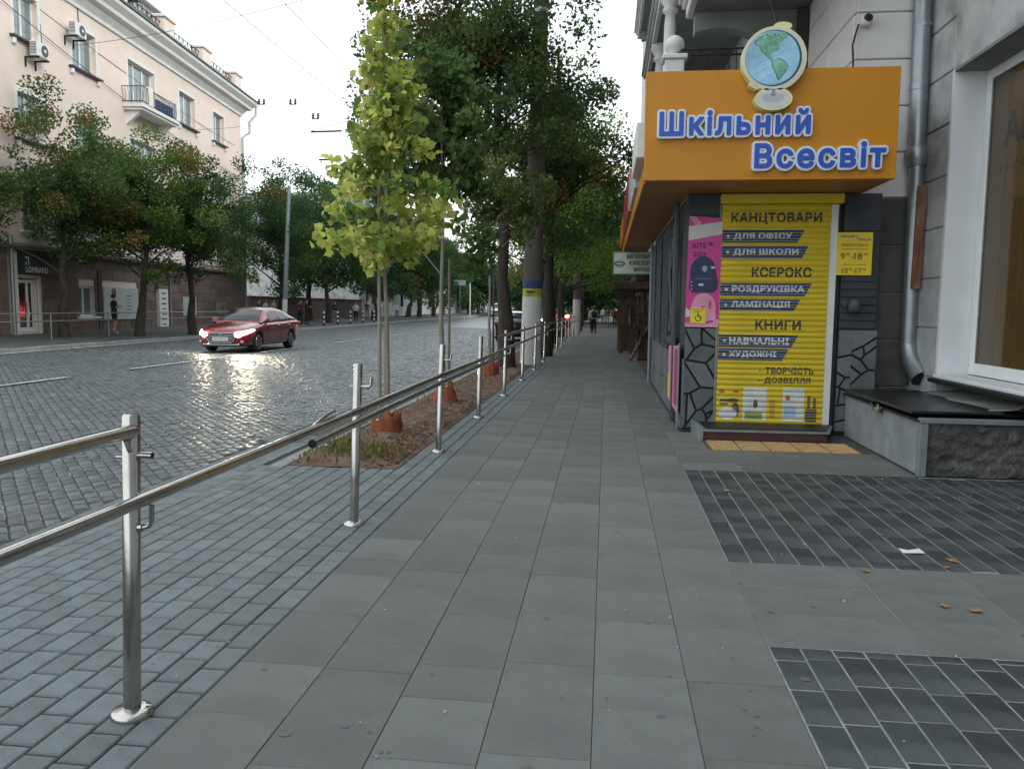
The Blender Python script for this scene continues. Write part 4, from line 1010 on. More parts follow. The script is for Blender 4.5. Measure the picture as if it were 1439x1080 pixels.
# --- jeweller's projecting sign and the stall beyond
js = thing('jeweller_sign', 'pale green hanging sign with Cyrillic jewellery lettering beside the dark kiosk wall', 'sign', (.6, 19.8, 2.4))
m_pg = M('pale_green_board', (.50, .56, .48), .5, var=.08, stain=.2)
MB().bbox(.16, 1.06, 19.75, 19.85, 2.44, 2.95, .008).build('board', m_pg, js)
MB().bbox(.14, .165, 19.74, 19.86, 2.42, 2.97, .004).build('frame', m_metalg, js); MB().bbox(.14, 1.06, 19.74, 19.86, 2.42, 2.438, .004).build('frame', m_metalg, js); MB().bbox(.14, 1.06, 19.74, 19.86, 2.952, 2.97, .004).build('frame', m_metalg, js)
for body, x0, x1, z0, z1 in [('ВИГОТОВЛ.', .47, 1.18, 2.80, 2.90), ('ЮВЕЛІР.', .53, 1.15, 2.65, 2.75), ('ВИРОБІВ', .64, 1.2, 2.49, 2.59)]:
    text_xz(body, x0, min(x1, 1.05), z0, z1, 19.745, 'lettering', m_black, js, .03)
mb = MB()
for t0, rx, rz in [(0, .13, .05), (1, .09, .09), (2, .12, .03)]:
    e_ = ell(.30, 2.68, rx, rz, 16)
    for i in range(16): mb.tube([(e_[i][0], 19.746, e_[i][1]), (e_[(i + 1) % 16][0], 19.746, e_[(i + 1) % 16][1])], .006, 4)
mb.build('ring_emblem', m_gd, js)
st = thing('wooden_stall', 'dark wooden stall under a brown awning at the right of the pavement', 'stall', (1.1, 30, 0))
MB().bbox(.45, 1.9, 30.5, 32.0, 0, .95, .02).build('counter', m_wood, st)
MB().bbox(.2, 1.9, 27.5, 33.0, 2.25, 2.5, .02).build('awning', m_wood, st)
for x, y_ in [(.55, 29.0), (.55, 32.6), (.95, 29)]: MB().bbox(x - .07, x + .07, y_ - .07, y_ + .07, 0, 2.25, .01).build('post', m_wood, st)
MB().obox((.6, 29.0, 1.35), (.42, .5, .75)).build('crate', m_wood, st)
p = MB(); p.tube([(.75, 24.3, .05), (1.5, 26.2, 1.3)], .06, 6); tag(p.build('leaning_plank', m_rust), 'weathered plank leaning at an angle beside the kiosk end', 'plank')
br = thing('dry_shrub', 'tangle of dry climbing branches behind the kiosk end', 'plant', (1.5, 26, 0))
mb = MB(); r_ = random.Random(3)
for k in range(70):
    a = Vector((1.5 + r_.uniform(-.5, .3), 26.5 + r_.uniform(-1.5, 1.5), .3 + r_.random() * .4)); pts = [a]
    for q in range(4): a = a + Vector((r_.uniform(-.25, .2), r_.uniform(-.35, .35), r_.uniform(.1, .6))); pts.append(a)
    mb.tube(pts, [.02, .016, .012, .01, .005], 4)
mb.build('branches', m_bark, br)['kind'] = 'stuff'
MB().bbox(1.0, 1.9, 25.2, 27.6, 0, .6, .03).build('tub', m_wood, br)

# ------------------------------------------------------------------ steel railing
LEAN = .045
rl = thing('steel_railing', 'polished steel tube railing along the pavement edge with broken upper rail', 'railing', (-1.81, 2.8, 0))
PY = [-.2, 2.79, 5.56, 8.55, 11.33, 14.27, 17.4, 20.5, 23.6, 26.7, 29.8, 32.9, 36, 39.1, 42.2, 45.3, 48.4, 51.5, 54.6]
def zr(y): return .865 + .0016 * max(0, y - 3) * (1 if y < 25 else 22 / (y - 3))
for i, y_ in enumerate(PY):
    ln = LEAN * (1.0 if i < 4 else .6) + rnd.uniform(-.006, .006)
    p = MB(); h_ = 1.19; p.tube([(-1.81, y_, 0), (-1.81 + ln * .985, y_, h_ - .012), (-1.81 + ln, y_, h_ - .002)], [.0325, .0325, .026], 20); po = p.build('post', m_steel, rl)
    p = MB(); p.lathe([(.0, .030), (.036, .030), (.072, .024), (.078, .012), (.078, 0)], (-1.81, y_, 0), 24); p.build('base_flange', m_steel, po)
    zz = zr(y_) - .115; xx = -1.81 + ln * zz / 1.19
    p = MB(); p.tube([(xx + .028, y_, zz), (-1.735, y_, zz), (-1.712, y_, zz + .008), (-1.702, y_, zz + .03), (-1.70, y_, zz + .09)], .0105, 10)
    p.tube([(xx + .03, y_, zz), (xx + .045, y_, zz)], .0165, 12); p.build('bracket', m_steel, po)
    zz = 1.02; xx = -1.81 + ln * zz / 1.19
    p = MB(); p.tube([(xx - .06, y_, zz), (xx - .03, y_, zz)], .006, 6)
    if y_ < 3: p.tube([(xx + .03, y_, zz + .01), (xx + .085, y_, zz + .01)], .0135, 12)
    else: p.tube([(xx + .03, y_, zz), (xx + .085, y_, zz), (xx + .10, y_, zz + .01), (xx + .105, y_, zz + .07)], .0115, 8)
    p.build('bracket', m_steel, po)
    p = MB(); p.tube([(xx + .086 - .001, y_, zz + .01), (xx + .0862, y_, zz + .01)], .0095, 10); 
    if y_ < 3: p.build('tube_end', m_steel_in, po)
p = MB(); p.tube([(-1.705 - .01, y_, zr(y_) + .004 * math.sin(y_)) for y_ in np.linspace(-2, 55, 58)], .0255, 20); p.build('lower_rail', m_steel, rl)
p = MB(); p.tube([(-1.75, -2, 1.12), (-1.752, 2.76, 1.125), (-1.753, 2.785, 1.125), (-1.753, 2.79, 1.123)], [.0265, .0265, .022, .012], 20); p.tube([(-1.75, 2.72, 1.10), (-1.762, 2.76, 1.055), (-1.775, 2.79, 1.03)], .010, 8); p.build('upper_rail', m_steel, rl)
p = MB(); p.tube([(-1.70, y_, 1.13 + .0 * y_) for y_ in np.linspace(12.35, 55, 40)], .0255, 14, cap=False); p.tube([(-1.70, 12.36, 1.13), (-1.70, 12.40, 1.13)], .022, 12); 
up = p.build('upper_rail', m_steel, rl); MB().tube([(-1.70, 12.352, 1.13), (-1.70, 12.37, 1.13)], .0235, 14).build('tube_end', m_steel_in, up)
# the fallen upper rail lying on the brackets next to the lower one
fr = thing('fallen_rail', 'detached steel tube lying against the lower rail with dark open end', 'rail', (-1.66, 4.3, .8))
p = MB(); p.tube([(-1.645, 4.32, .815), (-1.65, 6, .822), (-1.655, 8.5, .83), (-1.665, 11, .82), (-1.675, 13.1, .80)], .0255, 20, cap=False); p.build('tube', m_steel, fr)
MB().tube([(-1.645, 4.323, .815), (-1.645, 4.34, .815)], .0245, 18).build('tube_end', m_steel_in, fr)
for y_ in (5.7, 8.3, 4.6):
    p = MB(); z_ = .822; p.tube([(-1.65, y_, z_ - .02), (-1.655, y_ + .02, z_ - .06), (-1.68, y_ + .03, z_ - .07)], .009, 6); p.build('bracket', m_steel, fr)
p = MB(); p.tube([(-1.73, 4.55, .875), (-1.74, 4.75, .905), (-1.745, 4.95, .92), (-1.75, 5.0, .91)], .011, 8); tag(p.build('loose_bracket', m_steel), 'small bent steel bracket sticking up from the lower rail', 'bracket')

# ------------------------------------------------------------------ trees
def leaf_cloud(name, parent, centres, n, size, cols, seed, maple=False, droop=.3, O=None):
    """centres: (x,y,z,r); leaves are small real faces, each with its own leaf colour"""
    r = np.random.default_rng(seed); C = np.array(centres); w = C[:, 3] ** 2.2; w /= w.sum()
    idx = r.choice(len(C), n, p=w); d = r.normal(size=(n, 3)); d /= np.linalg.norm(d, axis=1)[:, None]
    P = C[idx, :3] + d * (C[idx, 3] * r.random(n) ** .42)[:, None] * np.array([1, 1, .75])
    nrm = r.normal(size=(n, 3)) * [1, 1, .8]; nrm[:, 2] += .7; nrm /= np.linalg.norm(nrm, axis=1)[:, None]
    t = np.cross(nrm, r.normal(size=(n, 3))); t[:, 2] -= droop; t -= nrm * (t * nrm).sum(1)[:, None]; t /= np.linalg.norm(t, axis=1)[:, None]
    b = np.cross(nrm, t); s = size * r.uniform(.6, 1.25, n)
    if maple:
        sh = [(0, 0), (.10, .30), (-.02, .52), (.22, .36), (.34, .60), (.46, .40), (.62, .42), (.70, .20), (1.0, 0), (.70, -.20), (.62, -.42), (.46, -.40), (.34, -.60), (.22, -.36), (-.02, -.52), (.10, -.30)]
    else: sh = [(0, 0), (.38, .34), (1, 0), (.38, -.34)] if size < .22 else [(0, 0), (.3, .36), (.6, .10), (1, .30), (.9, -.2), (.35, -.38)]
    k = len(sh); V = np.zeros((n, k, 3))
    for i, (a, c) in enumerate(sh):
        curl = -(abs(c) * .35) - .12 * a * a
        V[:, i] = P + t * (a * s)[:, None] + b * (c * s)[:, None] + nrm * (curl * s)[:, None]
    if O is not None: V -= np.array(O)
    base = np.array([c[:3] for c in cols]); cw = np.array([c[3] for c in cols]); cw = cw / cw.sum()
    ccol = r.choice(len(cols), len(C), p=cw); pick = np.where(r.random(n) < .8, ccol[idx], r.choice(len(cols), n, p=cw))
    colr = base[pick] * r.uniform(.72, 1.3, n)[:, None] * (1 + r.normal(0, .06, (n, 3)))
    o = np_mesh(name, V, np.array([list(range(k))]), m_leaf, parent, np.clip(colr, .004, .9)); o['kind'] = 'stuff'
    return o

def crown_centres(c, rad, n, rc, seed, low=.35, power=.55):
    r = random.Random(seed); res = []
    while len(res) < n:
        d = Vector((r.gauss(0, 1), r.gauss(0, 1), r.gauss(0, 1))).normalized()
        if d.z < -low and r.random() < .7: continue
        k = r.random() ** power; wob = 1 + .22 * math.sin(d.x * 5 + seed) * math.sin(d.y * 4 + d.z * 3 + seed * 2)
        res.append((c[0] + d.x * rad[0] * k * wob, c[1] + d.y * rad[1] * k * wob, c[2] + d.z * rad[2] * k * wob, rc * r.uniform(.55, 1.35)))
    return res

def tree(name, label, base, height, r0, centres, nleaf, size, cols, seed, group=None, maple=False, fork=.45, nl=16, bark=None, lean=(0, 0), white=0, twig=.02):
    t = thing(name, label, 'tree', base, 0, group); r = random.Random(seed); B = Vector(base)
    top = B + Vector((lean[0], lean[1], height)); pts = []
    for i in range(9):
        k = i / 8; pts.append(B.lerp(top, k) + Vector((r.uniform(-1, 1), r.uniform(-1, 1), 0)) * r0 * .5 * (0 if i == 0 else 1))
    rs = [r0 * (1.35 if i == 0 else (1.08 if i == 1 else 1 - .82 * (i / 8))) for i in range(9)]
    p = MB(); p.tube(pts, rs, 14); tr = p.build('trunk', bark or m_bark, t)
    mb = MB(); cs_ = sorted(centres, key=lambda q: r.random())[:nl]
    for q in cs_:
        e = Vector(q[:3]); hz = max(B.z + height * fork * .6, min(B.z + height * .95, e.z - .45 * (Vector((e.x, e.y, 0)) - Vector((B.x, B.y, 0))).length - .2))
        k = (hz - B.z) / height; s = B.lerp(top, k); rr = max(twig * .8, r0 * (1 - .8 * k) * .45)
        m1 = s.lerp(e, .35) + Vector((0, 0, .15)); m2 = s.lerp(e, .7) + Vector((r.uniform(-.2, .2), r.uniform(-.2, .2), .1))
        mb.tube([s, m1, m2, e], [rr, rr * .7, rr * .42, rr * .15], 6, cap=False)
        for z in range(3):
            f = m2.lerp(e, r.random()); g = f + Vector((r.uniform(-1, 1), r.uniform(-1, 1), r.uniform(-.3, .8))) * q[3] * .8; mb.tube([f, g], [rr * .25, rr * .08], 4, cap=False)
    mb.build('limbs', bark or m_bark, tr)['kind'] = 'stuff'
    if white:
        MB().tube([B + Vector((0, 0, .0)), B + Vector((0, 0, .2)), B.lerp(top, white / height)], [rs[0] * 1.04, r0 * 1.1, r0 * 1.04], 14).build('whitewash', m_lime, tr)
    leaf_cloud('crown', t, centres, nleaf, size, cols, seed, maple, O=base)
    return t

GREEN = [(0.115, 0.203, 0.045, 5), (0.081, 0.158, 0.043, 4), (0.174, 0.247, 0.053, 2), (0.231, 0.174, 0.05, 0.6)]
DARK = [(0.056, 0.118, 0.043, 5), (0.044, 0.098, 0.041, 4), (0.089, 0.151, 0.045, 2), (0.134, 0.118, 0.041, 0.4)]
BROWNISH = [(0.084, 0.148, 0.048, 5), (0.126, 0.156, 0.048, 2), (0.249, 0.162, 0.06, 1.3), (0.061, 0.119, 0.045, 4)]
YELLOW = [(.60, .64, .18, 5), (.45, .52, .12, 4), (.68, .70, .24, 2), (.24, .33, .09, 2), (.15, .24, .06, 1)]

# young yellow-green maple in the planting strip
cen = []; r_ = random.Random(5)
for z, dx, rad, n in [(2.30, .05, .55, 8), (2.5, -.05, .76, 13), (2.75, .12, .80, 14), (3.0, .15, .70, 13), (3.2, -.1, .56, 10), (3.4, .02, .54, 10), (3.62, -.05, .46, 8), (3.85, .08, .34, 7), (4.1, .10, .30, 7), (4.35, .06, .29, 6), (4.6, .04, .27, 6), (4.85, .0, .2, 4), (5.15, .02, .17, 3), (5.4, .05, .2, 4), (5.65, .0, .22, 4), (5.9, 0, .2, 3)]:
    for k in range(n):
        a = r_.uniform(0, 2 * PI); q = rad * r_.random() ** .6; cen.append((-2.72 + dx + q * math.cos(a), 9.6 + q * math.sin(a), z + r_.uniform(-.12, .12), r_.uniform(.13, .24)))
tree('young_maple', 'young maple with bright yellow-green leaves in the nearest terracotta collar', (-2.69, 9.58, .02), 5.9, .032, cen, 3900, .100, YELLOW, 5, maple=True, bark=m_barky, nl=60, fork=.3, twig=.007)
def collar(y_, x=-2.68, label='', h_=.3, cone=False):
    mb = MB(); n = 26; vs = []; fs = []
    for j in range(5):
        for i in range(n):
            a = 2 * PI * i / n; R_ = (.17 + .018 * math.sin(i * 2.7) + .012 * math.sin(j * 3 + i)) * ((1.25 - .17 * j) if cone else (1.06 - .02 * j)); vs.append((x + R_ * math.cos(a) * 1.1, y_ + R_ * math.sin(a), j * h_ / 4 * (1 + .14 * math.sin(i * 1.9) * (j == 4)) - .02))
    for j in range(4):
        for i in range(n): fs.append((j * n + i, j * n + (i + 1) % n, (j + 1) * n + (i + 1) % n, (j + 1) * n + i))
    mb.add(vs, fs, True); o = mb.build('tree_collar', m_terra, None, fix=False); so = o.modifiers.new('thickness', 'SOLIDIFY'); so.thickness = .012
    tag(o, label, 'tree guard', 'terracotta tree collars in the planting strip')
collar(9.58, -2.69, 'terracotta tree collar round the yellow-green maple'); collar(13.0, -2.64, 'flared terracotta collar round the second young tree', .36, True); collar(18.1, -2.62, 'terracotta collar round the third young tree', .34)
def stake(x, y_, h_, label, m_=None):
    mb = MB(); mb.tube([(x, y_, 0), (x + .01, y_, h_)], [.026, .02], 8); mb.tube([(x - .03, y_, h_ * .72), (x + .09, y_, h_ * .72)], .014, 6)
    tag(mb.build('tree_stake', m_ or m_barky), label, 'stake', 'wooden stakes tied to young trees')
stake(-2.765, 9.55, 3.1, 'pale wooden stake beside the yellow-green maple'); stake(-2.60, 13.1, 2.4, 'wooden stake beside the second young tree'); stake(-2.56, 18.1, 2.9, 'dark metal stake beside the third young tree', m_irong)
tree('young_tree', 'slender young tree with mid green crown behind the yellow-green maple', (-2.68, 12.95, 0), 5.6, .045, crown_centres((-2.75, 13.1, 4.3), (1.1, 1.1, 2.1), 80, .3, 12, .8), 7200, .10, [(.10, .175, .055, 5), (.075, .14, .05, 3), (.15, .22, .07, 2), (.19, .24, .08, .7)], 12, maple=True, bark=m_barky, nl=36, fork=.4, twig=.008)
tree('young_tree', 'thin young tree with loose lighter leaves third in the planting strip', (-2.64, 18.05, 0), 5.0, .04, crown_centres((-2.35, 18.1, 4.0), (1.0, 1.0, 1.3), 46, .3, 14, .8), 4800, .10, [(.14, .19, .06, 4), (.2, .24, .08, 2), (.09, .14, .05, 3)], 14, bark=m_barky, nl=30, fork=.4, twig=.008)
# old street trees on this side
tree('street_tree', 'big old tree with dark trunk left of the banded pole', (-2.62, 21.1, 0), 9.5, .19, crown_centres((-3.3, 21.0, 7.9), (3.3, 3.4, 4.2), 120, .72, 21, .55) + crown_centres((-2.1, 20.2, 7.0), (1.5, 1.3, 1.9), 22, .55, 22, .9), 30000, .125, BROWNISH, 21, 'old street trees along this pavement', nl=34, lean=(-.4, .3))
tree('street_tree', 'big old tree with reddish dark trunk right behind the banded pole', (-2.0, 26.4, 0), 10, .2, crown_centres((-1.85, 26.4, 6.0), (3.0, 3.6, 3.6), 115, .66, 23, .6), 27000, .125, BROWNISH, 23, 'old street trees along this pavement', nl=34, lean=(.3, .2))
for i, (x, y_, zc, rx, rz_, lab) in enumerate([(-2.3, 34.5, 6.4, 3.4, 4.0, 'old tree overhanging the pavement just beyond the two nearest'), (-2.4, 43, 6.6, 3.6, 4.0, 'old tree behind the red car on this pavement edge'), (-1.9, 56, 6.8, 3.8, 4.2, 'old tree standing past the second whitewashed pole'), (-2.2, 70, 7.0, 4.2, 4.4, 'farther old tree closing the view along this pavement')]):
    tree('street_tree', lab, (x, y_, 0), 8.5, .2, crown_centres((x + .3, y_, zc), (rx, rx, rz_), 80, .85, 30 + i, .9), 16000, .16 + .02 * i, [[(c[0] * 1.5, c[1] * 1.45, c[2] * 1.2, c[3]) for c in GREEN], GREEN, GREEN, DARK][i], 30 + i, 'old street trees along this pavement', nl=20, lean=(.2, 0))
# the trees on the far pavement
LT = [(-21.2, 29.2, 5.8, 3.6, 3.4, BROWNISH, 'leafy tree with brownish crown nearest the neon shop door'), (-19.9, 32.2, 5.4, 3.1, 3.3, GREEN, 'middle tree before the pink building with fresh green crown'),
      (-19.3, 35.6, 5.3, 3.2, 3.2, DARK, 'tree with crooked trunk behind the red car'), (-22.0, 52.5, 6.9, 4.3, 4.9, DARK, 'tall tree behind the grey lamp pole'), (-21.8, 61, 6.6, 4.6, 4.6, DARK, 'tree behind the people waiting at the bollards')]
for i, (x, y_, zc, rx, rz_, cols, lab) in enumerate(LT):
    tree('pavement_tree', lab, (x, y_, zleft(x, y_) - .03), 6.8 if i < 3 else 9, .17 if i < 3 else .2, crown_centres((x, y_, zc), (rx, rx, rz_), 120, .62 if i < 3 else .85, 40 + i, .62), 26000 if i < 3 else 26000, .13 if i < 3 else .17, cols, 40 + i,
         'trees on the far pavement', nl=34, lean=[(.1, .1), (.7, .1), (-.3, .1), (0, 0), (0, 0)][i])
for i, (x, y_) in enumerate([(-24.5, 64), (-22.2, 75), (-21.5, 85.5), (-23, 97), (-24, 110), (-26, 126)]):
    tree('pavement_tree', ['dense tree left of the gabled house', 'dark tree before the gabled house', 'tree with whitewashed trunk halfway down the far side', 'dark tree beyond the whitewashed trunk', 'far dark tree near the street bend', 'farthest dark tree at the street bend'][i], (x, y_, .3), 9, .25,
         crown_centres((x, y_, 6.6), (4.8, 4.8, 4.6), 80, 1.0, 60 + i, .9), 13000, .28, DARK, 60 + i, 'trees on the far pavement', nl=12, white=2.2 if i == 2 else 0)
for i, (x, y_) in enumerate([(-8, 172), (-16, 160), (-1, 150), (-24, 150), (4, 120), (-2.5, 100), (-30, 140), (-3, 86), (-22, 178), (-29, 168)]):
    tree('background_tree', ['far tree standing in the middle of the street end', 'far tree left of the street end', 'far tree above the pavement end', 'far tree where the left kerb bends away', 'far tree behind the shop roofs', 'far tree over the distant pavement', 'far tree behind the left row', 'old tree before the distant pavement crowd', 'far tree behind the thin pale lamp pole', 'far tree filling the street bend'][i], (x, y_, .1), 9, .3,
         crown_centres((x, y_, 6.2), (7, 5, 6.4), 90, 1.5, 80 + i, .95, ), 11000, .42, DARK, 80 + i, 'background trees closing the street', nl=10)

# --- poles
def pole(name, label, x, y_, h_, r0, r1, mat, white=0, bands=False, group=None, z=0, lean=0):
    t = thing(name, label, 'pole', (x, y_, z), 0, group)
    MB().tube([(x, y_, z), (x + lean, y_, z + h_)], [r0, r1], 20).build('shaft', mat, t)
    rr = lambda q: r0 + (r1 - r0) * q / h_ + .004
    if white: MB().tube([(x, y_, z + .0), (x + lean * white / h_, y_, z + white)], [rr(0), rr(white)], 20).build('limewash', m_lime, t)
    if bands:
        MB().tube([(x + lean * white / h_, y_, z + white - .01), (x + lean * (white + .25) / h_, y_, z + white + .22)], [rr(white) + .001, rr(white + .25)], 20).build('yellow_band', M('band_yellow', (.46, .46, .06), .8, stain=.5, sscale=8), t)
        MB().tube([(x + lean * (white + .25) / h_, y_, z + white + .221), (x + lean * (white + .5) / h_, y_, z + white + .44)], [rr(white + .25) + .001, rr(white + .5)], 20).build('blue_band', M('band_blue', (.035, .07, .17), .8, stain=.5, sscale=8), t)
    return t
pb = pole('banded_pole', 'thick concrete pole with whitewashed foot and blue and yellow bands', -2.10, 22.35, 13.5, .285, .17, m_pole, 1.9, True, lean=.25)
MB().tube([(-1.93, 22.35, 9.5), (-1.925, 22.35, 9.62)], [.216, .216], 16).build('clamp', m_white, pb)
MB().box(-2.20, -1.98, 22.045, 22.06, 2.01, 2.06).build('stencil', m_black, pb)
pole('whitewashed_pole', 'second concrete pole with whitewashed foot by the walking person', -1.76, 48, 9, .24, .16, m_pole, 2.1)
pl_ = pole('lamp_pole', 'tall grey tapered lamp pole on the far pavement above the car roof', -20.1, 48.2, 8.7, .16, .11, m_zinc, 1.75, z=.2, lean=.5)
pole('thin_lamp_pole', 'slim pale lamp pole far down the left side', -19.2, 112, 6.8, .11, .07, m_white, 0, z=.1)
fsg = thing('street_sign', 'small pale direction sign on a slim post far down the street', 'sign', (-19.9, 108, 0))
MB().tube([(-19.9, 108, 0), (-19.9, 108, 5.2)], .05, 6).build('post', m_zinc, fsg); MB().box(-20.7, -19.1, 107.95, 108, 4.5, 5.2).build('plate', M('sign_greenish', (.3, .36, .36), .5), fsg)
# bollards
def bollard(x, y_, label):
    t = thing('bollard', label, 'bollard', (x, y_, zleft(x, y_)), 0, 'striped bollards along the far kerb'); z0 = zleft(x, y_)
    MB().tube([(x, y_, z0), (x, y_, z0 + .05)], .12, 10).build('base', m_iron, t)
    for k in range(6): MB().tube([(x, y_, z0 + .05 + k * .16), (x, y_, z0 + .21 + k * .16)], .065, 10).build('band', m_iron if k % 2 == 0 else m_white, t)
for y_, l_ in [(54.7, 'black and white bollard nearest the standing couple'), (57.9, 'black and white bollard left of the person in blue jeans'), (61.2, 'black and white bollard right of the person in blue jeans'), (64.8, 'black and white bollard beside the person in the white top'), (68.4, 'black and white bollard farthest along the kerb')]:
    bollard(kerb_x(y_) - .45, y_, l_)
# railing on the far pavement
fr2 = thing('pavement_railing', 'thin two-bar metal railing on the far pavement before the shops', 'railing', (-20, 28, .2)); 
pts = [(kerb_x(y_) - 1.7, y_) for y_ in np.arange(20, 50, 3.6)]
for h_ in (.98, .70): MB().tube([(x, y_, zleft(x, y_) + h_) for x, y_ in pts], .024, 6).build('rail', m_zinc, fr2)
for x, y_ in pts: MB().tube([(x, y_, zleft(x, y_) - .02), (x, y_, zleft(x, y_) + 1.0)], .024, 6).build('post', m_zinc, fr2)

# ------------------------------------------------------------------ pink building across the road (local x runs along the facade, -y towards the road)
A0 = (-23.2, 29.6, 0)
lb = thing('apartment_building', 'long pink stucco apartment building with white windows and roof balustrade', 'building', A0, math.radians(95.5))
ORG[lb.name] = Vector((0, 0, 0))
cols_ = [(-4.6, -3.1), (.2, 1.75), (4.2, 6.15), (9.15, 12.0), (15.05, 17.2), (20.0, 21.8)]
ops = []
for (a, b) in cols_:
    ops.append((a, b, 11.55 if a == 9.15 else 12.0, 13.8)); ops.append((a, b, 8.1, 9.9)); ops.append((a, b, 4.5, 6.2))
g_ops = [(-.42, .82, .40, 2.56), (3.9, 5.25, 1.0, 2.38)]
S0, S1, Z1 = -8, 24.95, 15.05
def punched(openings, x0, x1, z0, z1, depth, mat, parent, name='wall'):
    xs_ = sorted({x0, x1, *[o[0] for o in openings], *[o[1] for o in openings]}); zs_ = sorted({z0, z1, *[o[2] for o in openings], *[o[3] for o in openings]})
    mb = MB()
    for i in range(len(xs_) - 1):
        for j in range(len(zs_) - 1):
            cx, cz = (xs_[i] + xs_[i + 1]) / 2, (zs_[j] + zs_[j + 1]) / 2
            if any(o[0] < cx < o[1] and o[2] < cz < o[3] for o in openings): continue
            mb.add([(xs_[i], 0, zs_[j]), (xs_[i + 1], 0, zs_[j]), (xs_[i + 1], 0, zs_[j + 1]), (xs_[i], 0, zs_[j + 1])], [(0, 1, 2, 3)])
    for a, b, c, d in openings:
        mb.add([(a, 0, c), (b, 0, c), (b, 0, d), (a, 0, d), (a, depth, c), (b, depth, c), (b, depth, d), (a, depth, d)], [(0, 4, 5, 1), (1, 5, 6, 2), (2, 6, 7, 3), (3, 7, 4, 0)])
    mb.add([(x0, depth + .3, z0), (x1, depth + .3, z0), (x1, depth + .3, z1), (x0, depth + .3, z1)], [(0, 1, 2, 3)])
    mb.add([(x1, 0, z0), (x1, 14, z0), (x1, 14, z1), (x1, 0, z1)], [(0, 1, 2, 3)]); mb.add([(x0, 0, z0), (x0, 14, z0), (x0, 14, z1), (x0, 0, z1)], [(0, 1, 2, 3)])
    mb.add([(x0, 0, z1), (x1, 0, z1), (x1, 14, z1), (x0, 14, z1)], [(0, 1, 2, 3)])
    return mb.build(name, mat, parent, fix=False)
punched(ops + g_ops, S0, S1, .1, Z1, .30, m_facade, lb)
wi = 0
for (a, b, c, d) in ops:
    f = MB(); t = .07
    f.box(a, a + t, .20, .27, c, d); f.box(b - t, b, .20, .27, c, d); f.box(a + t, b - t, .20, .27, c, c + t); f.box(a + t, b - t, .20, .27, d - t, d)
    n = 3 if b - a > 2.5 else 2; mids = [a + (b - a) * k / n for k in range(1, n)]
    for m__ in mids: f.box(m__ - .05, m__ + .05, .19, .268, c + t, d - t)
    fo = f.build('window', m_frame, lb)
    e = [a + t] + mids + [b - t]
    for k in range(n):
        MB().box(e[k] + .03, e[k + 1] - .03, .235, .245, c + t + .02, d - t - .02).build('pane', m_glass_w, fo)
        wd = e[k + 1] - e[k]; q = MB(); nn = 14
        side_ = (wi + k) % 2; cw = wd * (.55 if (wi + k) % 3 else .9)
        x_s = e[k] + .03 if side_ else e[k + 1] - cw - .02
        for s_ in range(nn): q.add([(x_s + cw * s_ / nn, .32 + .02 * (s_ % 2), c + .1), (x_s + cw * (s_ + 1) / nn, .32 + .02 * ((s_ + 1) % 2), c + .1), (x_s + cw * (s_ + 1) / nn, .32 + .02 * ((s_ + 1) % 2), d - .1), (x_s + cw * s_ / nn, .32 + .02 * (s_ % 2), d - .1)], [(0, 1, 2, 3)])
        q.build('curtain', m_curt, fo, fix=False)
    wi += 1
    tm = MB(); tw = .17
    tm.box(a - tw, a, -.035, 0.0, c, d + tw); tm.box(b, b + tw, -.035, 0, c, d + tw); tm.box(a, b, -.034, 0, d, d + tw); tm.build('window_surround', m_trim, fo)
    if c != 11.55 and c > 4.6:
        sm = MB(); sm.bbox(a - .28, b + .28, -.22, .2, c - .10, c - .02, .01); sm.build('sill', m_irong, fo)
        for xx in (a - .1, b + .1): MB().bbox(xx - .08, xx + .08, -.14, 0, c - .36, c - .105, .03).build('sill_console', m_trim, fo)
    elif c == 4.5: MB().bbox(a - .2, b + .2, -.15, .2, c - .10, c - .02, .01).build('sill', m_trim, fo)
# cornice of stepped mouldings, roof edge
prof = [(0, 14.62), (-.10, 14.62), (-.12, 14.78), (-.30, 14.98), (-.34, 15.10), (-.62, 15.14), (-.66, 15.30), (-.92, 15.52), (-.96, 15.66), (.2, 15.70)]
mb = MB(); n = len(prof); xa, xb = S0, S1
mb.add([(xa, p[0], p[1]) for p in prof] + [(xb - p[0], p[0], p[1]) for p in prof], [(i, i + 1, i + 1 + n, i + n) for i in range(n - 1)])
mb.add([(xb - p[0], p[0], p[1]) for p in prof] + [(xb - p[0], 14, p[1]) for p in prof], [(i, i + 1, i + 1 + n, i + n) for i in range(n - 1)])
mb.build('cornice', m_trim, lb, fix=False)
MB().box(S0, S1 + 1.0, -1.02, 14, 15.71, 15.80).build('roof_edge', m_roof, lb)
mb = MB(); mb.add([(S0, -.9, 15.81), (S1 + .9, -.9, 15.81), (S1 - 4, 6, 17.3), (S0, 6, 17.3), (S1 + .9, 14, 15.81), (S0, 14, 15.81)], [(0, 1, 2, 3), (1, 4, 2), (3, 2, 4, 5)]); mb.build('roof', m_roof, lb, fix=False)
MB().box(S0, S1, -.05, .0, 3.95, 4.12).build('string_course', m_trim, lb)
for (a, b) in [(7.3, 8.5), (12.5, 13.7), (17.6, 18.8), (22.9, 24.1)]:
    q = MB(); q.bbox(a, b, -.45, .25, 15.81, 16.95, .02); q.bbox(a - .1, b + .1, -.55, .35, 16.955, 17.1, .02); q.build('roof_pedestal', m_facade, lb)
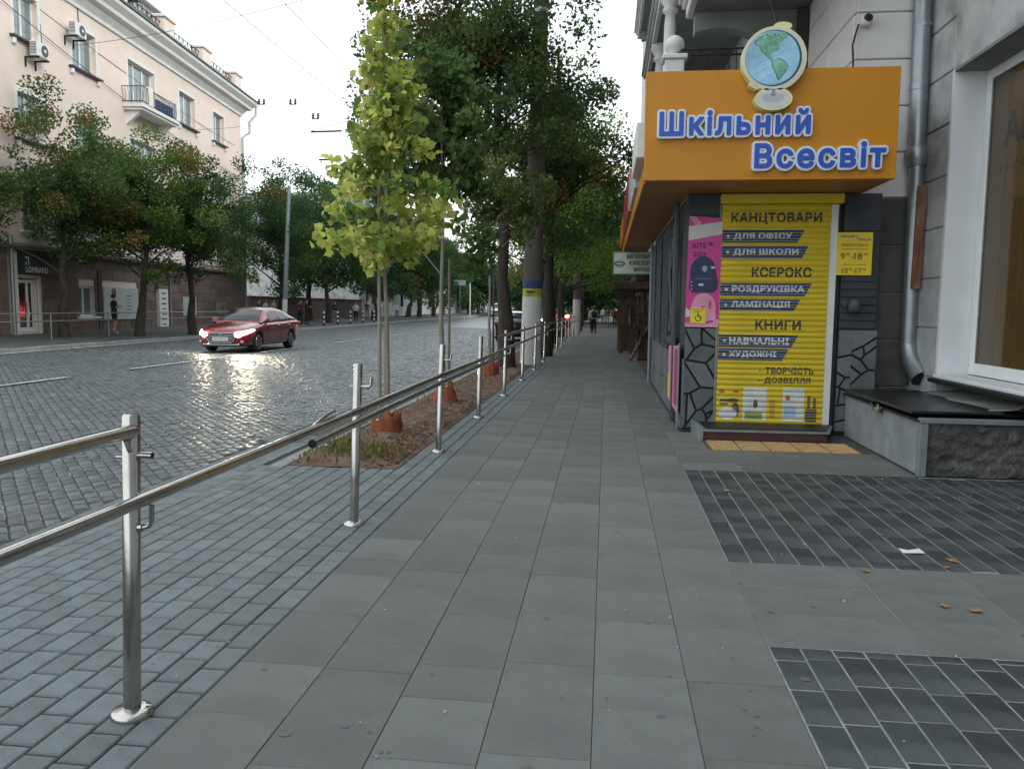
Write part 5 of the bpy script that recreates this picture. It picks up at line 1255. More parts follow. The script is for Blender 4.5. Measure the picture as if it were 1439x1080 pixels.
for (a, b) in [(2.0, 7.3), (8.5, 12.5), (13.7, 17.6), (18.8, 22.9)]:
    q = MB(); q.tube([(a, -.2, 16.72), (b, -.2, 16.72)], .03, 5); q.tube([(a, -.2, 15.98), (b, -.2, 15.98)], .025, 5)
    n = int((b - a) / .5)
    for k in range(n):
        x0_, x1_ = a + (b - a) * k / n, a + (b - a) * (k + 1) / n
        q.tube([(x0_, -.2, 15.85), (x0_, -.2, 16.72)], .022, 4); q.tube([(x0_, -.2, 15.98), (x1_, -.2, 16.72)], .013, 4); q.tube([(x1_, -.2, 15.98), (x0_, -.2, 16.72)], .013, 4)
        q.tube([((x0_ + x1_) / 2 + .14 * math.cos(t), -.2, 16.35 + .14 * math.sin(t)) for t in np.linspace(0, 2 * PI, 9)], .013, 4)
    q.build('roof_railing', m_iron, lb)
ch = MB(); ch.bbox(14.6, 17.4, 2.2, 3.9, 15.9, 18.2, .03); ch.bbox(14.75, 17.25, 2.35, 3.75, 18.2, 18.95, .03); cho = ch.build('chimney', m_plas_d, lb)
q = MB(); q.bbox(14.3, 17.7, 2.0, 4.1, 18.955, 19.12, .03); q.build('chimney_cap', m_trim, cho)
q = MB(); q.add([(9.0, .8, 15.9), (11.6, .8, 15.9), (11.6, 3.8, 15.9), (9.0, 3.8, 15.9), (9.1, 1.2, 18.4), (11.5, 1.2, 18.4), (11.5, 3.4, 18.4), (9.1, 3.4, 18.4)], [(0, 1, 5, 4), (1, 2, 6, 5), (2, 3, 7, 6), (3, 0, 4, 7), (4, 5, 6, 7)])
q.bbox(8.9, 12.0, .6, 3.9, 17.5, 17.62, .02); q.build('roof_dormer', m_bstone, lb)
# balcony on the top floor
b_ = MB(); b_.bbox(8.5, 12.7, -1.05, 0, 11.30, 11.48, .02); b_.bbox(8.6, 12.6, -.95, 0, 11.18, 11.295, .02); bal = b_.build('balcony', m_trim, lb)
for xx in (8.8, 12.1): MB().add([(xx, 0, 11.17), (xx + .25, 0, 11.17), (xx + .25, -.8, 11.17), (xx, -.8, 11.17), (xx, 0, 10.5), (xx + .25, 0, 10.5)], [(0, 1, 2, 3), (3, 2, 5, 4), (0, 3, 4), (1, 5, 2), (0, 4, 5, 1)]).build('console', m_trim, bal)
for xx in (9.35, 12.5): MB().bbox(xx - .2, xx + .2, -1.08, -.7, 11.485, 12.42, .02).build('balcony_pier', m_trim, bal)
q = MB()
for (p0, p1) in [((8.52, 0), (8.52, -1.0)), ((8.52, -1.0), (12.68, -1.0)), ((12.68, -1.0), (12.68, 0))]:
    for zz in (11.58, 12.3): q.tube([(p0[0], p0[1], zz), (p1[0], p1[1], zz)], .022, 5)
    n = max(4, int(math.hypot(p1[0] - p0[0], p1[1] - p0[1]) / .14))
    for k in range(n + 1):
        x = p0[0] + (p1[0] - p0[0]) * k / n; y_ = p0[1] + (p1[1] - p0[1]) * k / n
        q.tube([(x, y_, 11.5), (x + .03 * (-1) ** k, y_ - .05, 11.8), (x - .02 * (-1) ** k, y_, 12.3)], .011, 4)
q.build('railing', m_iron, bal)
MB().bbox(10.2, 12.2, -.9, -.86, 11.5, 12.1, .01).build('blue_cloth', M('blue_cloth', (.06, .09, .22), .9), bal)
dp2 = MB(); dp2.tube([(25.85, -.85, 15.6), (25.75, -.8, 14.9), (25.3, -.5, 14.3), (25.3, -.5, 13.6), (24.98, -.1, 13.2), (25.0, -.08, .3)], .09, 8); tag(dp2.build('drainpipe', m_zinc, lb), None)
# ground floor: brown stone blocks, band, shops
n_ = 7
openz = g_ops + [(-.95, -.42, .3, 3.7), (.82, 1.2, .3, 2.7), (5.8, 9.3, .8, 2.4), (11.2, 12.45, .2, 2.7)]
for k in range(n_):
    z0 = .32 + k * .475; s_ = S0 + (.55 if k % 2 else 0)
    while s_ < S1 - .3:
        a, b = s_, min(s_ + 1.1, S1); s_ += 1.1
        for (oa, ob, oc, od) in openz:
            if z0 + .4 > oc and z0 + .05 < od:
                if a < oa < b: b = oa if (oa - a) > (b - ob if b > ob else 0) else b
                if oa <= a < ob: a = min(ob, b)
        if b - a < .12: continue
        MB().cbox(0, b - a - .02, 0, .455, 0, .06, .012).build('stone_block', m_bstone, lb) if False else None
        q = MB(); q.bbox(a + .01, b - .01, -.06, -.003, z0 + .01, z0 + .465, .012); q.build('stone_block', m_bstone, lb)
MB().bbox(S0, S1 + .1, -.35, 0, 3.66, 3.82, .02).build('ground_floor_cornice', m_bstone, lb)
q = MB()
for zz in (3.98, 4.35): q.tube([(17.2, -.32, zz), (24.6, -.32, zz)], .03, 5)
for k in range(7): q.tube([(17.2 + k * 1.23, -.32, 3.82), (17.2 + k * 1.23, -.32, 4.35)], .025, 5)
q.build('ledge_railing', m_iron, lb)
dr = MB(); dr.box(-.40, -.27, .05, .15, .42, 2.5); dr.box(.66, .80, .05, .15, .42, 2.5); dr.box(-.27, .66, .05, .15, .42, .60); dr.box(-.27, .66, .05, .15, 2.38, 2.5); dr.box(.30, .40, .05, .15, .6, 2.38)
do_ = dr.build('shop_door', m_frame, lb); MB().box(-.27, .66, .10, .11, .6, 2.38).build('pane', m_glassd, do_)
MB().tube([(.25, .03, 1.2), (.25, .03, 1.6)], .015, 6).build('handle', m_steel, do_)
m_lit = M('lit_window', (.5, .4, .22), .5, emit=(1, .74, .35), es=.55)
dr = MB(); dr.box(3.92, 4.0, .1, .2, 1.0, 2.36); dr.box(5.14, 5.22, .1, .2, 1.0, 2.36); dr.box(4.0, 5.14, .1, .2, 1.0, 1.08); dr.box(4.0, 5.14, .1, .2, 2.28, 2.36); dr.box(4.42, 4.52, .1, .2, 1.08, 2.28)
wo = dr.build('shop_window', m_frame, lb); MB().box(4.0, 4.78, .21, .22, 1.75, 2.3).build('lit_shade', m_lit, wo); MB().box(4.0, 5.14, .15, .155, 1.08, 2.28).build('pane', m_glass_w, wo)
MB().bbox(3.7, 5.5, -.2, .02, .88, .98, .01).build('shop_window_sill', m_frame, lb)
MB().bbox(5.45, 5.8, -.10, -.062, .4, 3.1, .01).build('dark_pilaster', m_dstone, lb)
for s_ in (-.95, 12.7): MB().tube([(s_ + .0, -.22, .25), (s_ + .0, -.22, 4.2)], .075, 8).build('downpipe', m_zinc, lb)
MB().bbox(-.62, -.42, -.10, -.062, .3, 3.6, .01).build('door_casing', m_trim, lb); MB().bbox(.84, 1.0, -.10, -.062, .3, 2.6, .01).build('door_casing', m_trim, lb)
def onlb(name, label, cat, x, z): 
    t = thing(name, label, cat, (0, 0, 0)); t.parent = None
    t.matrix_world = Matrix.Translation(A0) @ Matrix.Rotation(math.radians(95.5), 4, 'Z'); ORG[t.name] = Vector((0, 0, 0)); return t
t = onlb('shop_sign', 'dark teal shop sign with white capitals over the glazed door', 'sign', 0, 0)
MB().bbox(-.40, 2.6, -.35, -.065, 2.72, 3.6, .01).build('board', M('dark_teal', (.012, .028, .032), .4), t)
text_xz('LOMBARD', -.3, 1.15, 2.80, 3.02, -.355, 'lettering', m_lwhite, t, .03); MB().box(-.3, -.08, -.356, -.352, 3.35, 3.40).build('logo', m_lwhite, t); MB().box(-.14, -.08, -.356, -.352, 3.08, 3.35).build('logo', m_lwhite, t)
MB().box(-.3, -.25, -.356, -.352, 3.10, 3.2).build('logo', m_lwhite, t)
t = onlb('white_banner', 'wide white banner covering the shop front behind the man in black', 'banner', 0, 0)
MB().box(5.85, 9.2, -.12, -.065, .82, 2.36).build('board', M('dull_white_banner', (.50, .53, .54), .6, var=.06), t)
for k in range(6): MB().box(8.0, 8.0 + .3 + .12 * (k % 3), -.123, -.121, 1.1 + k * .17, 1.14 + k * .17).build('print_line', m_gd, t)
MB().box(6.6, 7.0, -.123, -.121, 1.9, 2.3).build('print_mark', m_gd, t)
t = onlb('price_column', 'tall narrow white price board standing between two tree trunks', 'sign', 0, 0)
MB().bbox(11.3, 12.35, -.25, -.065, .26, 2.42, .01).build('board', m_white, t); MB().bbox(11.2, 12.4, -.28, -.065, 2.43, 2.75, .01).build('header', m_bstone, t)
for k, wd_ in enumerate([.4, .45, .6, .5, .55, .5, .45]): MB().box(11.83 - wd_ / 2, 11.83 + wd_ / 2, -.253, -.251, .45 + k * .28, .52 + k * .28).build('print_line', m_gd, t)
for a, b, c, d, lab in [(14.6, 16.45, .92, 2.02, 'pale poster panel behind the crooked tree trunk'), (19.5, 21.4, .95, 1.75, 'faded grey poster panel left of the red car roof')]:
    t = onlb('poster_panel', lab, 'poster', 0, 0); MB().box(a, b, -.10, -.065, c, d).build('board', M('poster_pale', (.40, .46, .46), .6) if a < 15 else M('poster_faded', (.16, .17, .16), .7), t)
    MB().box(a + .9, a + 1.3, -.103, -.101, c + .3, c + .6).build('print_mark', m_gd, t)
# air conditioners
def ac(x, z, label):
    t = onlb('air_conditioner', label, 'air conditioner', 0, 0); t['group'] = 'air conditioners on the pink facade'
    MB().bbox(x - .42, x + .42, -.58, -.27, z - .29, z + .29, .02).build('casing', m_white, t)
    q = MB(); q.tube([(x + .08, -.582, z), (x + .08, -.605, z)], .22, 20); fg = q.build('fan_grille', m_irong, t); MB().tube([(x + .08, -.606, z), (x + .08, -.612, z)], .07, 12).build('fan_hub', m_white, fg)
    q = MB()
    for k in range(8): q.box(x - .425, x - .422, -.55, -.30, z - .22 + k * .06, z - .19 + k * .06)
    q.build('side_louvres', m_irong, t)
    q = MB(); q.box(x - .35, x - .30, -.6, 0, z - .36, z - .30); q.box(x + .30, x + .35, -.6, 0, z - .36, z - .30); q.box(x - .35, x - .3, -.06, 0, z - .7, z - .36); q.box(x + .3, x + .35, -.06, 0, z - .7, z - .36); q.build('bracket', m_iron, t)
    q = MB(); q.tube([(x + .42, -.3, z - .1), (x + .7, -.06, z - .2), (x + .85, -.03, z + .3), (x + .75, -.03, z + 1.3)], .02, 5); q.build('hose', m_irong, t)
ac(1.15, 11.68, 'white air conditioner under the leftmost top-floor window'); ac(4.0, 13.42, 'white air conditioner high beside the second top-floor window')
# other buildings on the far side
gh = thing('gabled_house', 'pale grey house with dark gable roof behind the dark trees', 'building', (-33, 92, 0))
MB().box(-44, -26.5, 84, 112, 0, 10).build('wall', m_plas_d, gh)
mb = MB(); mb.add([(-45, 82.5, 9.6), (-25.7, 82.5, 9.6), (-25.7, 113, 9.6), (-45, 113, 9.6), (-45, 97, 15.5), (-25.7, 97, 15.5)], [(0, 1, 5, 4), (2, 3, 4, 5), (1, 2, 5), (3, 0, 4)]); mb.build('roof', m_roof, gh, fix=False)
for k in range(5):
    for zz in (1.4, 5.4): f_ = MB().box(-26.5, -26.42, 86 + k * 5, 87.6 + k * 5, zz, zz + 2.2).build('window', m_frame, gh); MB().box(-26.42, -26.40, 86.1 + k * 5, 87.5 + k * 5, zz + .1, zz + 2.1).build('pane', m_glassd, f_)
h2 = thing('grey_house', 'low pale grey house front glimpsed between the far trunks', 'building', (-32, 130, 0))
MB().box(-46, -28, 116, 160, 0, 8).build('wall', m_plas_d, h2); MB().box(-47, -27.5, 115, 161, 8, 8.5).build('roof', m_roof, h2)
for k in range(7): f_ = MB().box(-28, -27.93, 118 + k * 6, 120 + k * 6, 1.5, 4).build('window', m_frame, h2); MB().box(-27.93, -27.91, 118.1 + k * 6, 119.9 + k * 6, 1.6, 3.9).build('pane', m_glassd, f_)
fb = thing('street_end_building', 'pale building closing the far end of the street between the trees', 'building', (-20, 215, 0))
MB().box(-55, -2, 210, 222, 0, 9.5).build('wall', m_plas_d, fb); MB().box(-56, -1, 209, 223, 9.5, 10.2).build('roof', m_roof, fb)
for k in range(12):
    for zz in (1.5, 5.5): MB().box(-52 + k * 4.2, -50.4 + k * 4.2, 209.9, 210, zz, zz + 2.4).build('window', m_glassd, fb)
bw = thing('brown_wall', 'low red-brown boundary wall behind the people at the bollards', 'wall', (-26, 66, .2))
MB().bbox(-26.3, -25.9, 56, 83, .1, 2.1, .02).build('panel', m_bstone, bw); MB().bbox(-26.4, -25.8, 56, 83, 2.105, 2.25, .02).build('coping', m_dstone, bw)

# ------------------------------------------------------------------ cars
def car(name, label, cat, loc, rz, paint, W=1.8, Lc=4.6, H=1.45, lights=None, tail=None, plate='АВ 4271 СН', van=False, group=None):
    t = thing(name, label, cat, loc, rz, group); ORG[t.name] = Vector((0, 0, 0))
    hs = H / 1.45; hw = W / 2
    yk = [0, .04, .12, .3, .7, 1.1, 1.35, 2.0, 3.0, 3.8, 4.1, 4.4, 4.54, 4.6]; yk = [q * Lc / 4.6 for q in yk]
    zt = [.60, .67, .73, .79, .87, .93, .97, .99, 1.01, 1.04, 1.06, 1.05, 1.0, .92]; zb = [.34, .26, .21, .19, .18, .18, .18, .18, .18, .19, .20, .24, .30, .38]
    wk = [.60, .74, .84, .93, .98, 1, 1, 1, 1, 1, .985, .93, .84, .74]
    ys = np.concatenate([np.linspace(0, .3, 9), np.linspace(.36, 4.2, 34), np.linspace(4.26, 4.6, 9)]) * Lc / 4.6
    def ring(y):
        T, Bz, w_ = np.interp(y, yk, zt) * hs, np.interp(y, yk, zb), np.interp(y, yk, wk) * hw
        mid = Bz + (T - Bz) * .45
        pr = [(0, Bz), (.7 * w_, Bz), (.92 * w_, Bz + .03), (.975 * w_, Bz + .12), (.965 * w_, mid - .08), (.985 * w_, mid), (w_, mid + (T - mid) * .45), (.985 * w_, T - .13), (.93 * w_, T - .055), (.80 * w_, T - .01), (.45 * w_, T + .025), (0, T + .04)]
        return pr
    n = 22; vs = []
    for y in ys:
        pr = ring(y); full = [(x, z) for x, z in pr] + [(-x, z) for x, z in pr[-2:0:-1]]
        vs += [(x, y, z) for x, z in full]
    fs = [(i * n + j, i * n + (j + 1) % n, (i + 1) * n + (j + 1) % n, (i + 1) * n + j) for i in range(len(ys) - 1) for j in range(n)]
    fs += [tuple(range(n))[::-1], tuple(range((len(ys) - 1) * n, len(ys) * n))]
    mb = MB(); mb.add(vs, fs, True); body = mb.build('body', paint, t)
    ya, yb = .88 * Lc / 4.6, 3.62 * Lc / 4.6; R_ = .315
    cut = MB()
    for y in (ya, yb):
        for s in (-1, 1): cut.tube([(s * (hw - .30), y, R_ + .01), (s * (hw + .2), y, R_ + .01)], R_ + .045, 28, smooth=False)
    co = cut.build('cutter', m_rubber); co.matrix_world = t.matrix_basis if False else Matrix.Identity(4); co.parent = t
    bm_ = body.modifiers.new('arches', 'BOOLEAN'); bm_.operation = 'DIFFERENCE'; bm_.object = co; bm_.solver = 'EXACT'
    dg = bpy.context.evaluated_depsgraph_get(); dg.update(); me = bpy.data.meshes.new_from_object(body.evaluated_get(dg)); body.modifiers.clear(); body.data = me
    bpy.data.objects.remove(co)
    for i_, (y) in enumerate((ya, yb)):
        for s in (-1, 1):
            x0_, x1_ = s * (hw - .25), s * (hw - .035)
            q = MB(); q.tube([(x0_, y, R_), (x0_ + s * .015, y, R_), (x1_ - s * .02, y, R_), (x1_, y, R_)], [R_ - .03, R_, R_, R_ - .03], 28); wh = q.build('wheel', m_rubber, t)
            q = MB(); q.tube([(x1_ - s * .01, y, R_), (x1_ + s * .004, y, R_)], [.215, .205], 24)
            q.build('rim_shadow', m_blackpl, wh)
            q = MB()
            for k in range(5):
                a = k * 2 * PI / 5; q.obox((x1_ + s * .012, y + math.cos(a) * .11, R_ + math.sin(a) * .11), (.02, .22, .055), (a, 0, 0))
            q.tube([(x1_ + s * .0, y, R_), (x1_ + s * .02, y, R_)], .045, 12)
            for k in range(24):
                a, b = 2 * PI * k / 24, 2 * PI * (k + 1) / 24; q.tube([(x1_ + s * .010, y + math.cos(a) * .21, R_ + math.sin(a) * .21), (x1_ + s * .010, y + math.cos(b) * .21, R_ + math.sin(b) * .21)], .014, 4, cap=False)
            q.build('rim', m_rim, wh)
    # cabin
    if van: cy = [.95, 1.65, 1.95, 2.6, 3.6, 4.1, 4.45]; ct = [.97, 1.36, 1.44, 1.46, 1.44, 1.40, 1.08]; cbz = [.93, .97, .98, .99, 1.0, 1.02, 1.02]
    else: cy = [1.22, 1.55, 2.0, 2.35, 2.8, 3.3, 3.75, 4.12]; ct = [.955, 1.17, 1.38, 1.435, 1.45, 1.39, 1.24, 1.06]; cbz = [.93, .95, .965, .97, .98, .99, 1.0, 1.02]
    cy = [q * Lc / 4.6 for q in cy]
    def cab(y):
        T = np.interp(y, cy, ct) * hs; Bz = np.interp(y, cy, cbz) * hs; k = min(1, max(0, (T - Bz) / (.46 * hs)))
        bw_ = hw * .93; tw_ = bw_ - (bw_ - hw * .64) * k; return T, Bz, bw_, tw_
    def sidep(y, u):
        T, Bz, bw_, tw_ = cab(y); zz = Bz + (T - .04 * min(1, (T - Bz) * 4) - Bz) * u; return bw_ + (tw_ - bw_) * u + .02 * math.sin(PI * u), zz
    cys = np.linspace(cy[0], cy[-1], 26); vs = []
    for y in cys:
        T, Bz, bw_, tw_ = cab(y); hh = [(bw_, Bz - .06)] + [sidep(y, u) for u in (.15, .5, .85, 1)] + [(tw_ * .93, T - .012), (tw_ * .6, T + .01), (0, T + .02)]
        full = hh + [(-x, z) for x, z in hh[-2::-1]]; vs += [(x, y, z) for x, z in full]
    m_ = 15; fs = [(i * m_ + j, i * m_ + j + 1, (i + 1) * m_ + j + 1, (i + 1) * m_ + j) for i in range(25) for j in range(m_ - 1)]
    mb = MB(); mb.add(vs, fs, True); mb.build('cabin', paint, t, fix=True)
    def sideglass(pb, pt, s, nm='side_window'):
        """bottom y range, top y range"""
        q = MB(); nu, nv = 5, 10; v = []
        for i in range(nu):
            u = .10 + .76 * i / (nu - 1)
            for j in range(nv):
                k = j / (nv - 1); yy = (pb[0] + (pt[0] - pb[0]) * i / (nu - 1)) * (1 - k) + (pb[1] + (pt[1] - pb[1]) * i / (nu - 1)) * k
                x, z = sidep(yy, u); v.append((s * (x + .007), yy, z))
        q.add(v, [(i * nv + j, i * nv + j + 1, (i + 1) * nv + j + 1, (i + 1) * nv + j) for i in range(nu - 1) for j in range(nv - 1)], True); return q.build(nm, m_glassd, t, fix=False)
    f_ = Lc / 4.6
    for s in (-1, 1):
        if van: sideglass((1.35 * f_, 2.2 * f_), (1.75 * f_, 2.2 * f_), s); sideglass((2.28 * f_, 3.2 * f_), (2.28 * f_, 3.2 * f_), s); sideglass((3.3 * f_, 4.25 * f_), (3.3 * f_, 4.0 * f_), s)
        else: sideglass((1.62 * f_, 2.66 * f_), (2.05 * f_, 2.66 * f_), s); sideglass((2.73 * f_, 3.78 * f_), (2.73 * f_, 3.42 * f_), s)
    def topglass(y0, y1, nm, sgn):
        q = MB(); nu, nv = 9, 11; v = []
        for i in range(nu):
            y = y0 + (y1 - y0) * i / (nu - 1); T, Bz, bw_, tw_ = cab(y)
            for j in range(nv):
                k = -1 + 2 * j / (nv - 1); x = k * tw_ * .90; z = T + .02 - .032 * abs(k) ** 2.2; v.append((x, y + sgn * .004, z + .009))
        q.add(v, [(i * nv + j, i * nv + j + 1, (i + 1) * nv + j + 1, (i + 1) * nv + j) for i in range(nu - 1) for j in range(nv - 1)], True); return q.build(nm, m_glassd, t, fix=False)
    topglass((1.28 if not van else 1.0) * f_, (1.96 if not van else 1.62) * f_, 'windscreen', -1); topglass((3.40 if not van else 4.14) * f_, (4.04 if not van else 4.42) * f_, 'rear_window', 1)
    # fascia
    g = MB(); g.plate([(-.42, .62 * hs), (.42, .62 * hs), (.50, .52), (.34, .34), (-.34, .34), (-.50, .52)], -.015, .03); gr_ = g.build('grille', m_blackpl, t)
    for k in range(5): zz = .37 + k * .052; ww = .34 + .15 * min(1, k / 3) - (.05 if k > 3 else 0); MB().bbox(-ww, ww, -.03, -.014, zz, zz + .016, .004).build('grille_bar', m_chrome, gr_)
    g = MB(); pts_ = [(-.44, .635 * hs), (.44, .635 * hs), (.525, .52), (.36, .325), (-.36, .325), (-.525, .52)]
    for k in range(6): a, b = pts_[k], pts_[(k + 1) % 6]; g.tube([(a[0], -.02, a[1]), (b[0], -.02, b[1])], .014, 6)
    g.build('grille_surround', m_chrome, gr_)
    g = MB(); g.tube([(.06 * math.cos(a), -.035, .575 + .032 * math.sin(a)) for a in np.linspace(0, 2 * PI, 17)], .007, 5); g.tube([(-.028, -.036, .552), (.004, -.036, .575), (.028, -.036, .598)], .007, 5); g.build('badge', m_chrome, gr_)
    MB().bbox(-.26, .26, -.045, -.03, .385, .50, .004).build('number_plate', m_white, t)
    text_xz(plate, -.22, .22, .41, .475, -.047, 'lettering', m_black, t, .02)
    MB().bbox(-.62, .62, .0, .12, .235, .285, .01).build('lower_lip', m_chrome if lights else m_blackpl, t)
    MB().bbox(-.66, .66, .015, .15, .19, .232, .01).build('chin_spoiler', m_blackpl, t)
    for s in (-1, 1):
        lamp = lights if lights else m_glass_w
        q = MB(); v = []; nk = 11
        def sx_(yy, zz):
            pr = ring(yy); zz_ = [p[1] for p in pr[3:9]]; return float(np.interp(zz, zz_, [p[0] for p in pr[3:9]]))
        for k in range(nk):
            u = k / (nk - 1); yy = .60 * u ** 1.5 * Lc / 4.6; zl = (.535 + .165 * u) * hs; zh = (.645 + .125 * u) * hs - (.03 * u * u)
            for m3 in range(4):
                zz = zl + (zh - zl) * m3 / 3 * (1 - .0 * u); v.append((s * (sx_(yy, zz) + .012), yy - .012, zz))
        f1 = [(k * 4 + a, k * 4 + a + 1, (k + 1) * 4 + a + 1, (k + 1) * 4 + a) for k in range(nk - 1) for a in range(3)]
        q.add(v, f1, True); q.bbox(s * .47, s * .555 * hw / .9, -.02, .05, .545 * hs, .635 * hs, .01); q.build('headlight', lamp, t)
        q = MB(); q.tube([(s * .70 * hw / .9, .02, .36), (s * .70 * hw / .9, .12, .36)], .045, 12); q.build('fog_light', m_chrome, t)
        q = MB()
        for (x, y, z) in []: pass
        q.bbox(s * (hw - .20), s * (hw - .03), Lc - .42, Lc - .02, .80 * hs, .95 * hs, .03); q.build('tail_light', tail or M('tail_red', (.35, .01, .01), .25), t)
        if tail: MB().bbox(s * .35, s * .62, Lc - .045, Lc + .01, .80 * hs, .94 * hs, .01).build('tail_light', tail, t)
        q = MB(); q.bbox(s * (hw - .0), s * (hw + .16), 1.62 * f_, 1.74 * f_, .96 * hs, 1.07 * hs, .03); q.obox((s * (hw - .03), 1.70 * f_, 1.0 * hs), (.12, .06, .05)); mo = q.build('side_mirror', paint, t)
        MB().bbox(s * (hw + .005), s * (hw + .155), 1.742 * f_, 1.75 * f_, .975 * hs, 1.055 * hs, .004).build('mirror_glass', m_glassd, mo)
        q = MB()
        for yy in (1.56, 2.70, 3.52):
            pr = ring(yy * f_); q.tube([(s * (x + .002), yy * f_, z) for x, z in pr[3:9]], .0045, 4)
        q.tube([(s * (ring(yy)[3][0] + .002), yy, ring(yy)[3][1] + .03) for yy in np.linspace(1.3 * f_, 3.2 * f_, 12)], .02, 5); q.build('door_seam', m_blackpl, t)
        for yy in (2.50, 3.42): x_ = ring(yy * f_)[7][0]; MB().bbox(s * x_, s * (x_ + .03), yy * f_ - .09, yy * f_ + .09, .83 * hs, .86 * hs, .008).build('door_handle', m_chrome, t)
    return t
m_redp = M('red_car_paint', (.215, .008, .015), .28, .25, var=.03, coat=1.0, scale=2)
m_beam = M('headlight_glow', (1, 1, 1), .2, var=0, emit=(1, .88, .60), es=260)
car('red_sedan', 'dark red sedan driving with both headlights shining on the cobbles', 'car', (-12.25, 24.3, .06), 0, m_redp, lights=m_beam, plate='ВМ 2709 СІ')
m_whp = M('white_car_paint', (.62, .64, .64), .3, var=.02, coat=.8)
car('white_van', 'small white van far away driving towards the bend', 'car', (-14.6, 106, .3), 0, m_whp, W=1.75, Lc=4.3, H=1.8, van=True, plate='АІ 5106 НЕ')
m_tailg = M('brake_light_glow', (.8, .02, .02), .3, var=0, emit=(1, .05, .03), es=70)
m_red2 = M('bright_red_paint', (.42, .012, .012), .3, var=.02, coat=.8)
car('red_car', 'bright red car with glowing brake lights waiting past the old trees', 'car', (-3.65, 78, -.06), 0, m_red2, W=1.75, Lc=4.1, H=1.5, tail=m_tailg) .rotation_euler = (0, 0, PI)
bpy.context.view_layer.update()
o_ = bpy.data.objects['red_car']; o_.location = (-3.95, 71, -.03)
m_dk = M('dark_car_paint', (.012, .014, .018), .25, .3, var=.02, coat=1)
dc = car('dark_car', 'dark parked car half hidden between the tree trunk and banded pole', 'car', (-4.55, 38, -.08), PI, m_dk, W=1.75, Lc=4.3, H=1.46); dc.location = (-4.6, 43, -.07)
m_beam2 = M('far_headlight_glow', (1, 1, 1), .2, var=0, emit=(1, .95, .85), es=90)
car('oncoming_car', 'dark oncoming car with lit headlights showing beside the banded pole', 'car', (-6.0, 66, -.05), 0, m_dk, W=1.75, Lc=4.2, H=1.48, lights=m_beam2)

# ------------------------------------------------------------------ people
def cloth(name, col): return M(name, col, .9, var=.15, scale=6)
c_black = cloth('black_cloth', (.012, .012, .014)); c_navy = cloth('navy_cloth', (.02, .028, .05)); c_white = cloth('white_cloth', (.6, .6, .58)); c_grey = cloth('grey_cloth', (.16, .17, .18))
c_jean = cloth('blue_jeans', (.12, .16, .24)); c_dred = cloth('dark_red_cloth', (.14, .03, .03)); c_beige = cloth('beige_cloth', (.32, .27, .2)); c_hair = cloth('dark_hair', (.02, .014, .01)); c_fair = cloth('fair_hair', (.2, .13, .06))
c_strip = M('striped_cloth', (.6, .6, .6), .9, var=0)
_n = c_strip.node_tree; _w = _n.nodes.new('ShaderNodeTexWave'); _w.bands_direction = 'Z'; _w.inputs['Scale'].default_value = 5; _r = _n.nodes.new('ShaderNodeValToRGB'); _r.color_ramp.interpolation = 'CONSTANT'
_r.color_ramp.elements[0].color = (.015, .018, .03, 1); _r.color_ramp.elements[1].position = .55; _r.color_ramp.elements[1].color = (.6, .6, .6, 1)
_t = _n.nodes.new('ShaderNodeTexCoord'); _n.links.new(_t.outputs['Object'], _w.inputs[0]); _n.links.new(_w.outputs['Fac'], _r.inputs[0]); _n.links.new(_r.outputs[0], _n.nodes['Principled BSDF'].inputs['Base Color'])
